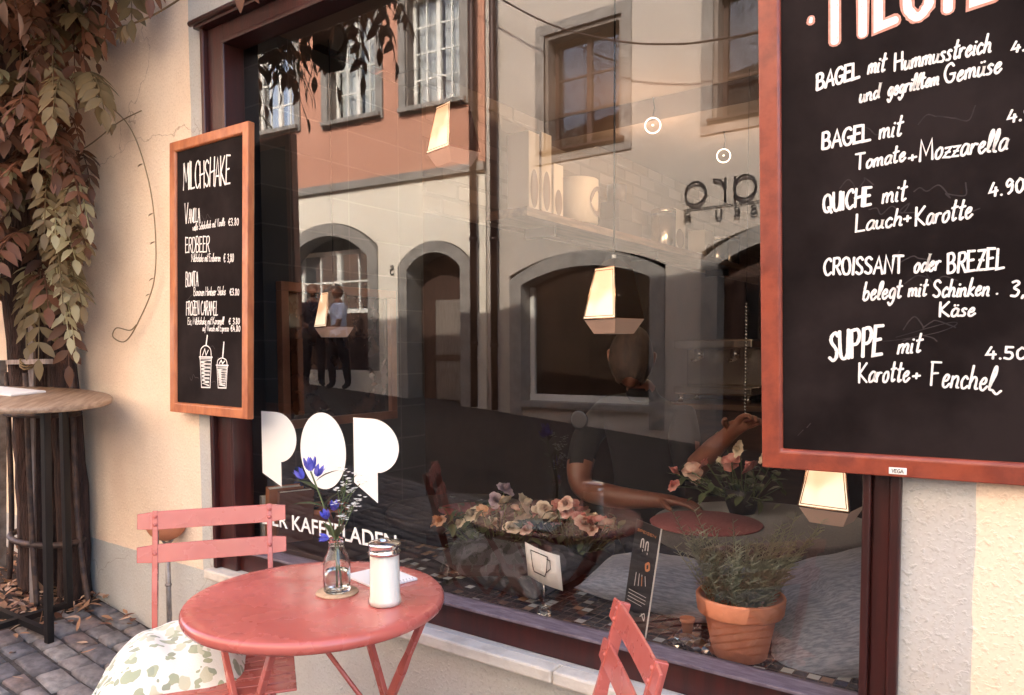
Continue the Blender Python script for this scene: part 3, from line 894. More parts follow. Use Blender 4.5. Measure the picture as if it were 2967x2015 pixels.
# cushion lying on the left chair
def cushion(name, wx, wy, h, n=26, puff=2.3, droop=0.0, seed=1):
    rr = random.Random(seed)
    mb = MB(); vs = []; fs = []
    ph = [rr.uniform(0, 6.28) for _ in range(8)]
    for s in (1, -1):
        for i in range(n+1):
            for j in range(n+1):
                u, v = -1 + 2*i/n, -1 + 2*j/n
                prof = (max(0, 1-abs(u)**puff)*max(0, 1-abs(v)**puff))**.5
                pin = 1 - .055*(1-abs(v)**2)*abs(u)**6
                pin2 = 1 - .055*(1-abs(u)**2)*abs(v)**6
                z = s*h/2*prof + .008*prof*math.sin(5*u+ph[0])*math.sin(4*v+ph[1]) + .004*prof*math.sin(13*u+5*v+ph[2])
                z -= droop*(max(0, abs(u)-.35)**2 + max(0, abs(v)-.35)**2)
                vs.append((u*wx/2*pin, v*wy/2*pin2, z))
    m_ = (n+1)*(n+1)
    for s in (0, 1):
        for i in range(n):
            for j in range(n):
                a = s*m_ + i*(n+1)+j
                q = (a, a+1, a+n+2, a+n+1)
                fs.append(q if s else tuple(reversed(q)))
    mb.add(vs, fs, 0, True)
    return mb
cu = cushion('seat_cushion', .36, .37, .10, droop=.15, seed=3).build('seat_cushion', M_CUSH, weld=True)
pp_ = []
for k in range(96):
    s_ = k/24; q = s_ % 1; e_ = int(s_)
    u, v = ((-1 + 2*q, -1), (1, -1 + 2*q), (1 - 2*q, 1), (-1, 1 - 2*q))[e_]
    pin = 1 - .055*(1-abs(v)**2)*abs(u)**6; pin2 = 1 - .055*(1-abs(u)**2)*abs(v)**6
    pp_.append((u*.37/2*pin, v*.40/2*pin2, -.15*(max(0, abs(u)-.35)**2 + max(0, abs(v)-.35)**2)))
mb = MB(); mb.tube(pp_ + [pp_[0]], .0045, 8, cap=False); mb.build('piping', M_CUSH, cu)
cu.location = (ch1.location.x + face.x*.040 + d.x*-.075, ch1.location.y + face.y*.040 + d.y*-.075, ch1.location.z + .492)
cu.rotation_euler = (R(1), R(-3), ch1.rotation_euler.z)
tag(cu, 'white cushion with green leaf print lying on the folding chair', 'cushion')

# round table
TC = Vector((-1.399, -.462, 0))
tb = empty('bistro_table', TC, 0, 'round coral red metal bistro table with folding legs beside the shop window', 'table')
mb = MB()
prof = [(0.0, .694), (.279, .694), (.283, .686), (.290, .682), (.297, .686), (.300, .694), (.2995, .702), (.296, .708), (.290, .7105), (.27, .711), (.0, .711)]
mb.lathe(prof, (0, 0, 0), 96)
mb.build('tabletop', M_RED, tb)
ph = R(74); u = Vector((math.cos(ph), math.sin(ph), 0)); v = Vector((-u.y, u.x, 0))
for sg in (-1, 1):
    for tt in (-1, 1):
        P = u*(.18*sg) + v*(.2*tt) + Vector((0, 0, .69))
        Q = u*(.18*sg + .012*tt) - v*(.26*tt) + Vector((0, 0, -.03 if sg > 0 else -.03))
        mb = MB()
        q = [P.lerp(Q, k) for k in (0, .18, .24, .42, .48, 1)]
        flat_bar(mb, q, [.017, .017, .026, .026, .017, .017], .013, u)
        mb.build('leg', M_RED, tb, bevel=.002)
mb = MB()
for tt in (-1, 1):
    k = .44
    mb.tube([u*.18 + v*(.2*tt*(1-k) - .26*tt*k) + Vector((0, 0, .69*(1-k))), -u*.18 + v*(.2*tt*(1-k) - .26*tt*k) + Vector((0, 0, .69*(1-k)))], .007, 8)
mb.bar(u*.2 + v*.2 + Vector((0, 0, .688)), -u*.2 + v*.2 + Vector((0, 0, .688)), .012, .012)
mb.bar(u*.2 - v*.2 + Vector((0, 0, .688)), -u*.2 - v*.2 + Vector((0, 0, .688)), .012, .012)
mb.tube([u*.18 - v*.08 + Vector((0, 0, .30)), -u*.02 + v*.19 + Vector((0, 0, .685))], .006, 8)
build_each(mb, 'brace', M_RED, tb)

# things on the table
ZT = .7112
M_CORK = mat('cork', (0.55, 0.38, 0.24), 0.9, col2=(0.42, 0.28, 0.17), nscale=90, bump=.3, bscale=300)
mb = MB(); mb.lathe([(.0, 0), (.049, 0), (.050, .002), (.049, .004), (0, .004)], (0, 0, 0), 40)
o = mb.build('coaster', M_CORK, loc=(-1.372, -.424, ZT)); tag(o, 'round cork coaster under the little flower vase', 'coaster')
M_CLEAR = bpy.data.materials.new('clear_glass'); M_CLEAR.use_nodes = True
bb = M_CLEAR.node_tree.nodes['Principled BSDF']
bb.inputs['Transmission Weight'].default_value = 1.0; bb.inputs['Roughness'].default_value = 0.02; bb.inputs['IOR'].default_value = 1.45
bb.inputs['Base Color'].default_value = (0.93, 0.96, 0.93, 1)
M_WATER = bpy.data.materials.new('water'); M_WATER.use_nodes = True
bb = M_WATER.node_tree.nodes['Principled BSDF']
bb.inputs['Transmission Weight'].default_value = 1.0; bb.inputs['Roughness'].default_value = 0.0; bb.inputs['IOR'].default_value = 1.33
VZ = ZT + .0045
vz = empty('flower_vase', (-1.372, -.424, VZ), 0, 'small clear glass bottle vase with blue gentian and white sprig on the round table', 'vase')
mb = MB()
outer = [(.0, 0), (.029, 0), (.0315, .004), (.032, .05), (.0315, .068), (.028, .082), (.020, .099), (.0175, .108), (.0178, .116), (.0205, .120), (.0205, .126), (.0185, .1275)]
inner = [(.0165, .1265), (.0162, .11), (.0185, .098), (.026, .081), (.0292, .066), (.0295, .012), (.026, .008), (0, .008)]
mb.lathe(outer + inner, (0, 0, 0), 40)
mb.build('bottle', M_CLEAR, vz)
mb = MB(); mb.lathe([(0, .0085), (.0255, .0085), (.0288, .013), (.0288, .050), (0, .050)], (0, 0, 0), 32); mb.build('water', M_WATER, vz)
M_STEM = mat('green_stem', (0.10, 0.13, 0.05), 0.6)
M_BLUE = mat('blue_gentian_petals', (0.06, 0.065, 0.42), 0.5, col2=(0.16, 0.16, 0.60), nscale=40)
M_WHITEFL = mat('white_blossom', (0.82, 0.82, 0.76), 0.7)
M_GLEAF = mat('dark_green_leaf', (0.045, 0.065, 0.025), 0.45, col2=(0.085, 0.105, 0.045), nscale=14, spec=0.4)

def leaf(mb, base, dirn, length, width, up=(0, 0, 1), bend=0.25, mi=0, fold=0.25):
    """one leaf blade, folded along the midrib and bent downwards; 2 x 4 quads"""
    b_ = Vector(base); dr = Vector(dirn).normalized()
    sd_ = dr.cross(Vector(up))
    if sd_.length < 1e-3: sd_ = dr.cross(Vector((1, 0, 0)))
    sd_.normalize(); nn = sd_.cross(dr).normalized()
    W_ = (0.0, .75, 1.0, .62, 0.0)
    vs = []
    for i, k in enumerate((0, .22, .48, .76, 1.0)):
        c = b_ + dr*(length*k) - nn*(bend*length*k*k)
        if i in (0, 4): vs.append(c)
        else:
            w_ = width/2*W_[i]
            vs += [c - sd_*w_ + nn*w_*fold, c, c + sd_*w_ + nn*w_*fold]
    fs = [(0, 1, 2), (0, 2, 3), (1, 4, 5, 2), (2, 5, 6, 3), (4, 7, 8, 5), (5, 8, 9, 6), (7, 10, 8), (8, 10, 9)]
    mb.add(vs, fs, mi, True)

st = MB(); lf = MB(); bl = MB(); wf = MB()
T = lambda x, y, z: Vector((x, y, z))
e1 = Vector((.809, -.0, 0)) + Vector((0, .588, 0)); e2 = Vector((-.588, .809, 0))
def ev(a, b_, z): return e1*a + e2*b_ + Vector((0, 0, z))      # a: along the street picture, b: towards the glass
g1 = [ev(0, 0, .012), ev(-.003, 0, .12), ev(-.030, .01, .20), ev(-.062, .015, .285)]
g2 = [ev(.008, 0, .012), ev(.004, 0, .12), ev(.012, .01, .20), ev(.025, .015, .265)]
for q in (g1, g2): st.tube(catmull(q, 5), .0022, 6)
def gentian(c, dirn, s):
    bl = MB()
    dirn = Vector(dirn).normalized()
    a = Vector((0, 0, 1)).cross(dirn)
    if a.length < 1e-3: a = Vector((1, 0, 0))
    a.normalize(); b_ = dirn.cross(a)
    for k in range(6):
        an = k*math.pi/3
        r_ = a*math.cos(an) + b_*math.sin(an)
        c_ = Vector(c)
        leaf(bl, c_ + r_*.003*s, dirn + r_*.22, .034*s, .014*s, up=r_, bend=-.12, fold=.5)
    bl.build('gentian_flower', M_BLUE, vz)
gentian(g1[-1], (-.1, 0, 1), 1.1); gentian(g1[-1] + ev(-.018, 0, -.018), (-.55, -.2, .8), .9); gentian(g1[-1] + ev(.014, 0, -.012), (.4, .1, .9), .9)
gentian(ev(-.020, .0, .175), (.2, -.5, .6), .8); gentian(ev(-.005, .0, .195), (.5, -.3, .8), .8); gentian(ev(-.014, -.012, .130), (-.5, -.5, .1), .75)
for (p, dr, l_) in ((g1[2], ev(-.8, 0, .35), .075), (g1[2], ev(.5, -.2, .8), .07), (ev(-.045, .01, .24), ev(-.7, .2, .6), .06), (ev(-.05, .01, .26), ev(.7, .1, .7), .06), (ev(0, 0, .125), ev(.3, -.5, .9), .075), (ev(0, 0, .12), ev(-.4, .3, .8), .06)):
    leaf(lf, p, dr, l_, .02, bend=.35)
rw = random.Random(5)
for k in range(16):
    a = ev(.012, 0, .14 + .007*k) ; e = a + ev(rw.uniform(-.012, .045), rw.uniform(-.03, .03), rw.uniform(.02, .06))
    st.tube([a, (a+e)/2 + Vector((0, 0, -.004)), e], .0010, 5)
    for q in range(6):
        c = e + Vector((rw.uniform(-.011, .011), rw.uniform(-.011, .011), rw.uniform(-.006, .008)))
        for pt in range(5):
            an = pt*1.2566 + q
            leaf(wf, c, (math.cos(an), math.sin(an), .5), .0062, .0050, bend=.1)
st.build('stems', M_STEM, vz); lf.build('leaves', M_GLEAF, vz); wf.build('white_flowers', M_WHITEFL, vz)

M_CHROME = mat('chrome', (0.75, 0.74, 0.72), 0.14, metal=1.0)
M_SUGAR = mat('white_sugar', (0.88, 0.86, 0.80), 0.9, bump=.3, bscale=900, bdist=.001)
M_JAR = glass_sheet('thin_jar_glass', .04, (.97, .97, .95), .35)
sg_ = empty('sugar_shaker', (-1.222, -.413, ZT), 0, 'glass sugar shaker with chrome lid full of white sugar', 'sugar shaker')
mb = MB()
mb.lathe([(.036, 0), (.0385, .004), (.037, .014), (.0345, .022), (.0335, .12), (.033, .125)], (0, 0, 0), 48)
mb.f = [f for f in mb.f if len(f) == 4]; mb.m = mb.m[:len(mb.f)]; mb.sm = [True]*len(mb.f)
mb.build('jar', M_JAR, sg_)
mb = MB(); mb.lathe([(0, .0015), (.035, .0015), (.0362, .012), (.0338, .022), (.0328, .112), (.022, .1155), (0, .116)], (0, 0, 0), 40); mb.build('sugar', M_SUGAR, sg_)
mb = MB()
mb.lathe([(.0335, .116), (.0365, .116), (.0368, .122), (.0352, .124), (.0352, .134), (.0368, .136), (.0368, .140), (.034, .1425), (.020, .146), (.010, .147), (.010, .150), (0, .150)], (0, 0, 0), 48)
mb.build('lid', M_CHROME, sg_)
M_PAPER = mat('white_paper', (0.80, 0.79, 0.75), 0.8)
def notebook(name, c, wx, wy, rz, label, cat):
    t = empty(name, c, rz, label, cat)
    mb = MB(); mb.box((0, 0, .003), (wx, wy, .006)); mb.build('pages', M_PAPER, t, bevel=.001)
    mb = MB()
    for k in range(int(wy/.009)):
        y = -wy/2 + .008 + k*.009
        mb.tube([(wx/2-.004 + .004*math.cos(a), y, .004 + .005*math.sin(a)) for a in [i*math.pi/4 for i in range(9)]], .0007, 4, cap=False)
    mb.build('spiral', M_CHROME, t)
    return t
notebook('spiral_menu', (-1.368, -.285, ZT+.0005), .15, .12, R(-12), 'white spiral bound menu lying on the red table behind the sugar shaker', 'menu')

# ------------------------------------------------------------------ bar table at the left
M_OAK = mat('oiled_oak', (0.42, 0.29, 0.19), 0.5, col2=(0.27, 0.17, 0.105), nscale=4, stretch=(1.2, 14, 14), bump=.1, bscale=50)
M_BLKSTEEL = mat('black_steel', (0.012, 0.010, 0.010), 0.45, metal=0.3)
bt = empty('bar_table', (-3.33, -.372, gz(-3.33)), R(-37), 'tall bar table with round oak top and thin black steel legs', 'table')
ht = 1.122 - gz(-3.33)
mb = MB(); mb.lathe([(0, ht-.022), (.318, ht-.022), (.321, ht-.019), (.321, ht-.003), (.318, ht), (0, ht)], (0, 0, 0), 64)
mb.build('tabletop', M_OAK, bt)
hb = .142
for sx in (-1, 1):
    for sy in (-1, 1):
        mb = MB(); mb.bar((sx*hb, sy*hb, 0), (sx*hb*.86, sy*hb*.86, ht-.03), .026, .026); mb.build('leg', M_BLKSTEEL, bt, bevel=.002)
mb = MB()
mb.bar((-hb, -hb, .04), (hb, hb, .04), .024, .024); mb.bar((-hb, hb, .041), (hb, -hb, .041), .0235, .0235)
mb.bar((-hb*.86, -hb*.86, ht-.045), (hb*.86, hb*.86, ht-.045), .022, .022); mb.bar((-hb*.86, hb*.86, ht-.044), (hb*.86, -hb*.86, ht-.044), .0215, .0215)
build_each(mb, 'cross_brace', M_BLKSTEEL, bt)
TILT = Matrix.Rotation(math.atan(SLOPE), 4, 'Y')
bt.matrix_world = Matrix.Translation((-3.35, -.372, gz(-3.35))) @ TILT @ Matrix.Rotation(R(-37), 4, 'Z')
mnu = MB(); mnu.box((0, 0, .004), (.22, .17, .008)); mnu = mnu.build('folded_menu', M_PAPER, bevel=.002)
mnu.matrix_world = Matrix.Translation((-3.35, -.372, gz(-3.35))) @ TILT @ Matrix.Translation((-.13, .0, ht+.0005)) @ Matrix.Rotation(R(25), 4, 'Z')
tag(mnu, 'white folded menu lying on the oak bar table', 'menu')
# chain and slanting steel strut left of it
M_ZINC = mat('galvanised_steel', (0.38, 0.35, 0.33), 0.5, metal=.6, col2=(0.22, 0.19, 0.17), nscale=14)

# terracotta ash bowl on a stake by the wall
sk = empty('ash_bowl_stand', (-2.80, -.05, gz(-2.87)), 0, 'terracotta half-round bowl on a thin steel stake against the grey plinth', 'ash bowl')
M_TPOT = mat('terracotta', (0.50, 0.185, 0.09), 0.8, col2=(0.40, 0.14, 0.065), nscale=9, bump=.15, bscale=120)
zb = .545 - gz(-2.87)
mb = MB(); mb.tube([(0, 0, 0), (0, 0, zb)], .010, 10); mb.tube([(0, 0, zb*.58), (0, 0, zb*.58+.008)], .013, 10)
for k in range(4):
    a = k*math.pi/2 + .4
    mb.tube([(0, 0, zb-.01), (.02*math.cos(a), .02*math.sin(a), zb+.004), (.035*math.cos(a), .035*math.sin(a), zb+.028)], .004, 6)
mb.build('stake', M_ZINC, sk)
mb = MB()
pr = [(.0, zb+.008)] + [(.078*math.sin(R(a)), zb+.085-.078*math.cos(R(a))) for a in range(15, 91, 12)] + [(.078, zb+.09), (.072, zb+.09)] + [(.070*math.sin(R(a)), zb+.086-.070*math.cos(R(a))) for a in range(85, 4, -16)] + [(0, zb+.016)]
mb.lathe(pr, (0, 0, 0), 32); mb.build('bowl', M_TPOT, sk)
mb = MB()
for k in range(5): leaf(mb, (.0, 0, zb+.09), (math.cos(k*1.3), math.sin(k*1.3), .25), .06, .03, bend=.1)
mb.build('dry_leaves', mat('dry_dark_leaf', (0.03, 0.024, 0.035), .5), sk)
# ------------------------------------------------------------------ chalk boards with handwriting
GL = {}
def _g(ch, w_, s): GL[ch] = (w_, s)
# upper case: straight strokes unless they start with ~ ; baseline 0, cap height 1
for ln in """A .70|0,0 .36,1 .70,0;.14,.34 .6,.36
B .58|0,0 .02,1;~0,.98 .34,1 .5,.8 .36,.56 .04,.5;~.04,.5 .42,.5 .58,.26 .4,.03 0,0
C .60|~.58,.84 .42,1 .14,.86 0,.48 .14,.1 .36,0 .62,.14
D .62|0,0 0,1;~0,1 .4,.94 .62,.5 .4,.06 0,0
E .52|.52,.98 .02,1 0,0 .54,.02;.02,.52 .42,.54
F .52|.02,1 0,0;-.04,1 .56,1;0,.52 .40,.54
G .66|~.6,.84 .42,1 .14,.86 0,.46 .16,.06 .42,0 .62,.16 .64,.42;.38,.42 .70,.42
H .60|0,0 0,1;.6,0 .58,1;-.04,.48 .66,.54
I .10|.05,0 .05,1
J .4|~.4,1 .4,.2 .25,0 0,.12
K .60|.02,0 0,1;.56,1 .04,.46 .62,0
L .50|.02,1 0,0 .54,.02
M .80|0,0 .06,1 .4,.28 .74,1 .82,0
N .64|0,0 .02,1 .60,.02 .64,1
O .66|~.36,1 .1,.86 0,.48 .12,.1 .34,0 .58,.12 .66,.5 .56,.88 .34,1
P .54|.02,0 0,1;~0,.98 .4,1 .54,.76 .38,.5 .02,.46
Q .66|~.36,1 .1,.86 0,.48 .12,.1 .34,0 .58,.12 .66,.5 .56,.88 .34,1;.40,.26 .70,-.08
R .60|.02,0 0,1;~0,.98 .4,1 .54,.78 .38,.54 .02,.5;.22,.5 .62,0
S .54|~.52,.86 .32,1 .08,.88 .08,.66 .46,.36 .48,.12 .26,0 0,.12
T .62|.3,0 .31,1;-.04,1 .66,.98
U .60|~0,1 .02,.3 .14,.03 .4,.02 .56,.28 .6,1;.6,1 .6,0
V .64|0,1 .3,0 .64,1
W .9|0,1 .22,0 .45,.7 .66,0 .9,1
X .6|0,0 .6,1;0,1 .6,0
Y .6|0,1 .3,.5;.6,1 .2,0
Z .56|.02,1 .54,1 .02,.02 .6,0;.12,.52 .44,.5
Ä .70|0,0 .36,1 .70,0;.14,.34 .6,.36;.2,1.14 .24,1.14;.5,1.14 .54,1.14
a .44|~.40,.48 .2,.52 .02,.34 .04,.06 .2,0 .36,.16 .42,.48 .40,.12 .5,.02
b .42|~.02,1 .0,.5 .02,.04;~.02,.3 .2,.5 .38,.36 .34,.06 .14,-.02 .02,.1
c .36|~.36,.42 .2,.52 .02,.3 .1,.02 .26,0 .40,.12
d .46|~.40,.36 .2,.5 .02,.3 .08,.02 .24,.02 .4,.26 .46,1 .42,.2 .52,.02
e .38|~.04,.24 .26,.30 .32,.46 .18,.52 .02,.3 .08,.04 .24,-.01 .44,.16
f .34|~.40,.92 .26,1.02 .16,.8 .14,-.1 .06,-.3;0,.5 .34,.52
g .42|~.38,.46 .18,.52 .02,.3 .1,.04 .3,.1 .4,.44 .38,-.16 .2,-.4 .02,-.24
h .46|~.04,1 .02,.0;~.02,.26 .2,.5 .36,.42 .38,.04 .5,.02
i .14|~.04,.48 .04,.06 .14,.0;.07,.68 .08,.71
k .42|~.04,1 .02,.0;.34,.48 .04,.22 .42,.0
l .20|~.02,.1 .2,.7 .16,1 .04,.86 .04,.1 .2,.0
m .66|~0,.46 .02,.0;~.02,.3 .16,.5 .28,.4 .3,.02;~.3,.3 .46,.5 .58,.4 .6,.06 .7,.0
n .44|~0,.48 .02,.0;~.02,.3 .2,.5 .34,.4 .36,.06 .48,.0
o .40|~.2,.52 .02,.34 .06,.04 .24,.0 .38,.2 .34,.46 .18,.52
p .42|~0,.48 .0,-.36;~.02,.3 .2,.5 .38,.34 .3,.04 .04,.06
q .42|~.38,.46 .18,.52 .02,.3 .1,.04 .3,.1 .4,.46 .38,-.36
r .32|~0,.48 .02,.0;~.02,.28 .14,.48 .32,.46
s .34|~.32,.46 .16,.52 .06,.4 .26,.18 .22,.02 .0,.02
t .32|~.14,.98 .12,.2 .18,.0 .34,.08;-.02,.62 .34,.66
u .44|~0,.48 .02,.12 .14,.0 .32,.14 .36,.48 .36,.1 .48,.0
v .36|0,.48 .16,.0 .36,.5
w .54|0,.48 .12,.0 .26,.36 .40,.0 .54,.5
x .36|0,0 .36,.5;0,.5 .36,0
y .42|~0,.48 .06,.1 .3,.1 .38,.48 .34,-.2 .08,-.36
z .38|0,.48 .36,.5 .02,.02 .40,.0;.08,.25 .32,.26
ä .44|~.40,.48 .2,.52 .02,.34 .04,.06 .2,0 .36,.16 .42,.48 .40,.12 .5,.02;.12,.72 .13,.75;.32,.72 .33,.75
ü .44|~0,.48 .02,.12 .14,.0 .32,.14 .36,.48 .36,.1 .48,.0;.10,.70 .11,.73;.30,.72 .32,.74
ß .42|~.02,-.1 .04,.8 .2,1 .36,.8 .2,.54 .4,.3 .3,.02 .14,.04
+ .36|0,.34 .36,.36;.18,.14 .19,.56
- .30|0,.3 .3,.32
. .10|.04,.0 .06,.03
, .12|.08,.04 .02,-.14
€ .52|~.52,.84 .34,.96 .12,.7 .1,.3 .3,.02 .52,.14;0,.56 .4,.58;0,.4 .36,.42
0 .46|~.24,.9 .04,.6 .06,.14 .24,.0 .42,.26 .42,.7 .22,.9
3 .44|~.02,.84 .24,.92 .38,.74 .14,.5 .40,.28 .28,.02 .0,.04
4 .50|.24,.9 .02,.3 .48,.34;.38,.56 .34,.0
5 .44|.42,.9 .1,.9 .06,.5;~.06,.5 .32,.5 .42,.24 .26,.0 .0,.06
8 .44|~.36,.8 .2,.92 .06,.74 .38,.26 .22,.0 .04,.2 .38,.72
9 .44|~.38,.7 .2,.9 .04,.68 .14,.46 .36,.6 .36,.2 .2,.0
""".split("\n"):
    if ln.strip():
        hd, body = ln.split("|"); ch, w_ = hd.split(" ")
        sts = []
        for s in body.split(";"):
            sm = s.startswith("~")
            pts = [tuple(float(k) for k in q.split(",")) for q in s.lstrip("~").split()]
            sts.append((sm, pts))
        _g(ch, float(w_), sts)

class Chalk:
    def __init__(s, y0, seed=1):
        s.mb = MB(); s.y0 = y0; s.k = 0; s.r = random.Random(seed)
    def stroke(s, pts, wd, smooth=True, y=None):
        p3 = [Vector((a, 0, b)) for a, b in pts]
        if smooth and len(p3) > 2: p3 = catmull(p3, 6)
        elif len(p3) == 2: p3 = [p3[0], p3[0].lerp(p3[1], .33), p3[0].lerp(p3[1], .66), p3[1]]
        s.k += 1
        yy = (s.y0 if y is None else y) - 0.000012*(s.k % 60)
        # ribbon with mitred joints and rounded ends
        n = len(p3); L_ = []; R_ = []
        for i in range(n):
            a = p3[max(i-1, 0)]; c = p3[min(i+1, n-1)]; b = p3[i]
            t1 = (b - a); t2 = (c - b)
            if t1.length < 1e-7: t1 = t2
            if t2.length < 1e-7: t2 = t1
            t1 = t1.normalized(); t2 = t2.normalized()
            t = t1 + t2
            t = t.normalized() if t.length > .3 else t2
            nn = Vector((-t.z, 0, t.x))
            k = 1/max(.6, math.sqrt(max(0.0, (1 + t1.dot(t2))/2)))
            w_ = wd/2*(1 + s.r.uniform(-.10, .10))*k
            L_.append(b + nn*w_); R_.append(b - nn*w_)
        vs = [(p.x, yy, p.z) for p in L_ + R_]
        fs = [(i, i+1, n+i+1, n+i) for i in range(n-1)]
        s.mb.add(vs, fs)
        for e, i, dr in ((0, 0, -1), (1, n-1, 1)):
            t = (p3[1]-p3[0] if e == 0 else p3[-1]-p3[-2]).normalized()*dr
            c = p3[i]; nn = L_[i] - c
            b0 = len(s.mb.v)
            ring = [c + nn*math.cos(a) + t*(nn.length*.8)*math.sin(a) for a in [math.pi*q/5 for q in range(6)]]
            s.mb.add([(p.x, yy, p.z) for p in ring], [list(range(6))])
    def word(s, text, u0, v0, u1, v1, h, wd, jit=.03, gap=.16, lc=1.0):
        tot = 0
        for ch in text: tot += (GL[ch][0] if ch != ' ' else .4) + gap
        tot -= gap
        L_ = math.hypot(u1-u0, v1-v0); cx, cz = (u1-u0)/L_, (v1-v0)/L_
        sx = (L_ - .10*h)/tot
        x = 0
        for ch in text:
            if ch == ' ': x += .4 + gap; continue
            w_, sts = GL[ch]
            hh = h*(1 + s.r.uniform(-jit, jit)) * (lc if ch.islower() else 1)
            dy = s.r.uniform(-jit, jit)*h*.6
            sl = (.16 if ch.islower() else .02) + s.r.uniform(-.04, .04)
            for sm, pts in sts:
                q = []
                for a, b in pts:
                    aa = (x + a + s.r.uniform(-.012, .012))*sx + sl*b*h; bb_ = (b + s.r.uniform(-.012, .012))*hh + dy
                    q.append((u0 + aa*cx - bb_*cz*0, v0 + aa*cz + bb_))
                s.stroke(q, wd, sm)
            x += w_ + gap
    def build(s, name, m, parent):
        return s.mb.build(name, m, parent)

M_CHALK = mat('white_chalk', (0.20, 0.175, 0.165), 0.95, col2=(0.88, 0.85, 0.80), nscale=230, lo=.24, hi=.40)
M_CHALK2 = mat('salmon_chalk', (0.62, 0.27, 0.20), 0.95, col2=(0.70, 0.36, 0.28), nscale=160)
M_SMEAR = mat('wiped_chalk', (0.040, 0.030, 0.030), 0.9, col2=(0.018, 0.013, 0.014), nscale=50)
M_BOARD = mat('blackboard', (0.0085, 0.0052, 0.0050), 0.8, col2=(0.022, 0.0155, 0.015), nscale=4, detail=8, spec=0.12)
M_BFRAME = mat('red_brown_board_frame', (0.30, 0.062, 0.030), 0.42, col2=(0.20, 0.038, 0.020), nscale=7, stretch=(3, 10, 3), coat=.2, bump=.06, bscale=60)
M_LFRAME = mat('orange_brown_board_frame', (0.50, 0.165, 0.058), 0.42, col2=(0.36, 0.10, 0.035), nscale=6, stretch=(4, 8, 1.5), coat=.2, bump=.06, bscale=60)

add_wear(M_BFRAME, 20, .32, .6, (0.55, 0.30, 0.20), 30, .74); add_wear(M_LFRAME, 20, .32, .6, (0.66, 0.36, 0.2), 30, .75)
def board(name, label, mat4, W_, H_, fw_, depth, m_frame, extra=0.0):
    t = empty(name, (0, 0, 0), 0, label, 'chalkboard')
    t.matrix_world = mat4
    pan = MB(); pan.b2(fw_*.8, W_-fw_*.8, .010, depth-.004, fw_*.8, H_-fw_*.8)
    pan.build('writing_panel', M_BOARD, t)
    f = MB()
    # four mitred members with a small inner step
    prof = [(0, 0), (fw_*.86, 0), (fw_, .006), (fw_, .0105), (fw_, depth), (0, depth)]
    cor = [(0, 0, 1, 1), (W_, 0, -1, 1), (W_, H_, -1, -1), (0, H_, 1, -1)]
    for i in range(4):
        a, b = cor[i], cor[(i+1) % 4]
        va = [(a[0]+a[2]*q, y, a[1]+a[3]*q) for q, y in prof]
        vb = [(b[0]+b[2]*q, y, b[1]+b[3]*q) for q, y in prof]
        n = len(prof)
        f.add(va+vb, [(k, (k+1) % n, n+(k+1) % n, n+k) for k in range(n)])
    f.build('frame', m_frame, t, bevel=.0025, weld=True)
    return t

def axes(o, tdir, lean):
    tdir = Vector(tdir).normalized(); n0 = Vector((-tdir.y, tdir.x, 0))
    v = Vector((0, 0, math.cos(lean))) - n0*math.sin(lean)
    n = tdir.cross(v) * -1                 # local +y: into the wall
    n = -tdir.cross(v) if (tdir.cross(v)).dot(n0) < 0 else tdir.cross(v)
    n = v.cross(tdir)
    m = Matrix((tdir, n, v)).transposed().to_4x4(); m.translation = Vector(o)
    return m

# the large menu board
m4 = axes((-.480, -.0705, 1.045), (-.04+.475, -.03+.07, 0), R(5.8))
big = board('menu_board', 'large black menu board in a red-brown frame listing bagels, quiche and soup', m4, .66, 1.06, .040, .030, M_BFRAME)
ck = Chalk(.0096, 3); S = .0039
DU = .005
W = lambda t, u0, v0, u1, v1, h, wd=S, **k: ck.word(t, u0+DU, v0, u1+DU, v1, h, wd, **k)
cap = dict(jit=.03)
W('BAGEL', .098, .722, .171, .731, .027, .0050); W('mit', .183, .734, .212, .735, .030); W('Hummusstreich', .226, .731, .370, .736, .029)
W('4.90', .397, .727, .445, .729, .018); W('und', .170, .688, .203, .690, .026); W('gegrilltem', .216, .691, .295, .697, .025); W('Gemüse', .303, .697, .385, .701, .029)
W('BAGEL', .108, .614, .190, .619, .029, .0050); W('mit', .203, .619, .240, .620, .033); W('4.90', .395, .617, .447, .620, .021)
W('Tomate', .165, .570, .246, .576, .027); W('+', .250, .572, .264, .573, .022); W('Mozzarella', .268, .572, .398, .574, .034)
W('QUICHE', .110, .499, .193, .505, .032, .0050, gap=.2); W('mit', .209, .506, .249, .508, .034); W('4.90€', .373, .499, .441, .505, .025)
W('Lauch', .166, .459, .243, .464, .030); W('+', .245, .466, .257, .467, .022); W('Karotte', .263, .461, .350, .467, .033)
W('CROISSANT', .111, .382, .247, .379, .031, .0046, gap=.2); W('oder', .262, .379, .304, .381, .030); W('BREZEL', .315, .374, .400, .378, .034, .0044, gap=.22)
W('belegt', .179, .332, .244, .335, .032); W('mit', .254, .336, .284, .336, .028); W('Schinken', .293, .333, .379, .333, .030); W('.', .389, .335, .392, .335, .03)
W('3,50', .409, .330, .462, .330, .028); W('Käse', .304, .298, .358, .298, .026)
W('SUPPE', .121, .219, .216, .231, .053, .0062, gap=.2); W('mit', .238, .232, .277, .235, .034); W('4.50', .376, .223, .436, .222, .022)
W('Karotte', .173, .177, .259, .181, .036); W('+', .263, .182, .277, .183, .022); W('Fenchel', .293, .173, .390, .166, .042)
ck.stroke([(.392, .167), (.398, .160), (.405, .166)], S)
ck.build('menu_writing', M_CHALK, big)
hd = Chalk(.0096, 9); hw = Chalk(.0092, 11)
H0 = .185
def both(pts, smooth=False, wd=.0150):
    hd.stroke(pts, wd + .0068, smooth); hw.stroke(pts, wd - .001, smooth)
d_ = lambda L_: [(a+DU, b) for a, b in L_]
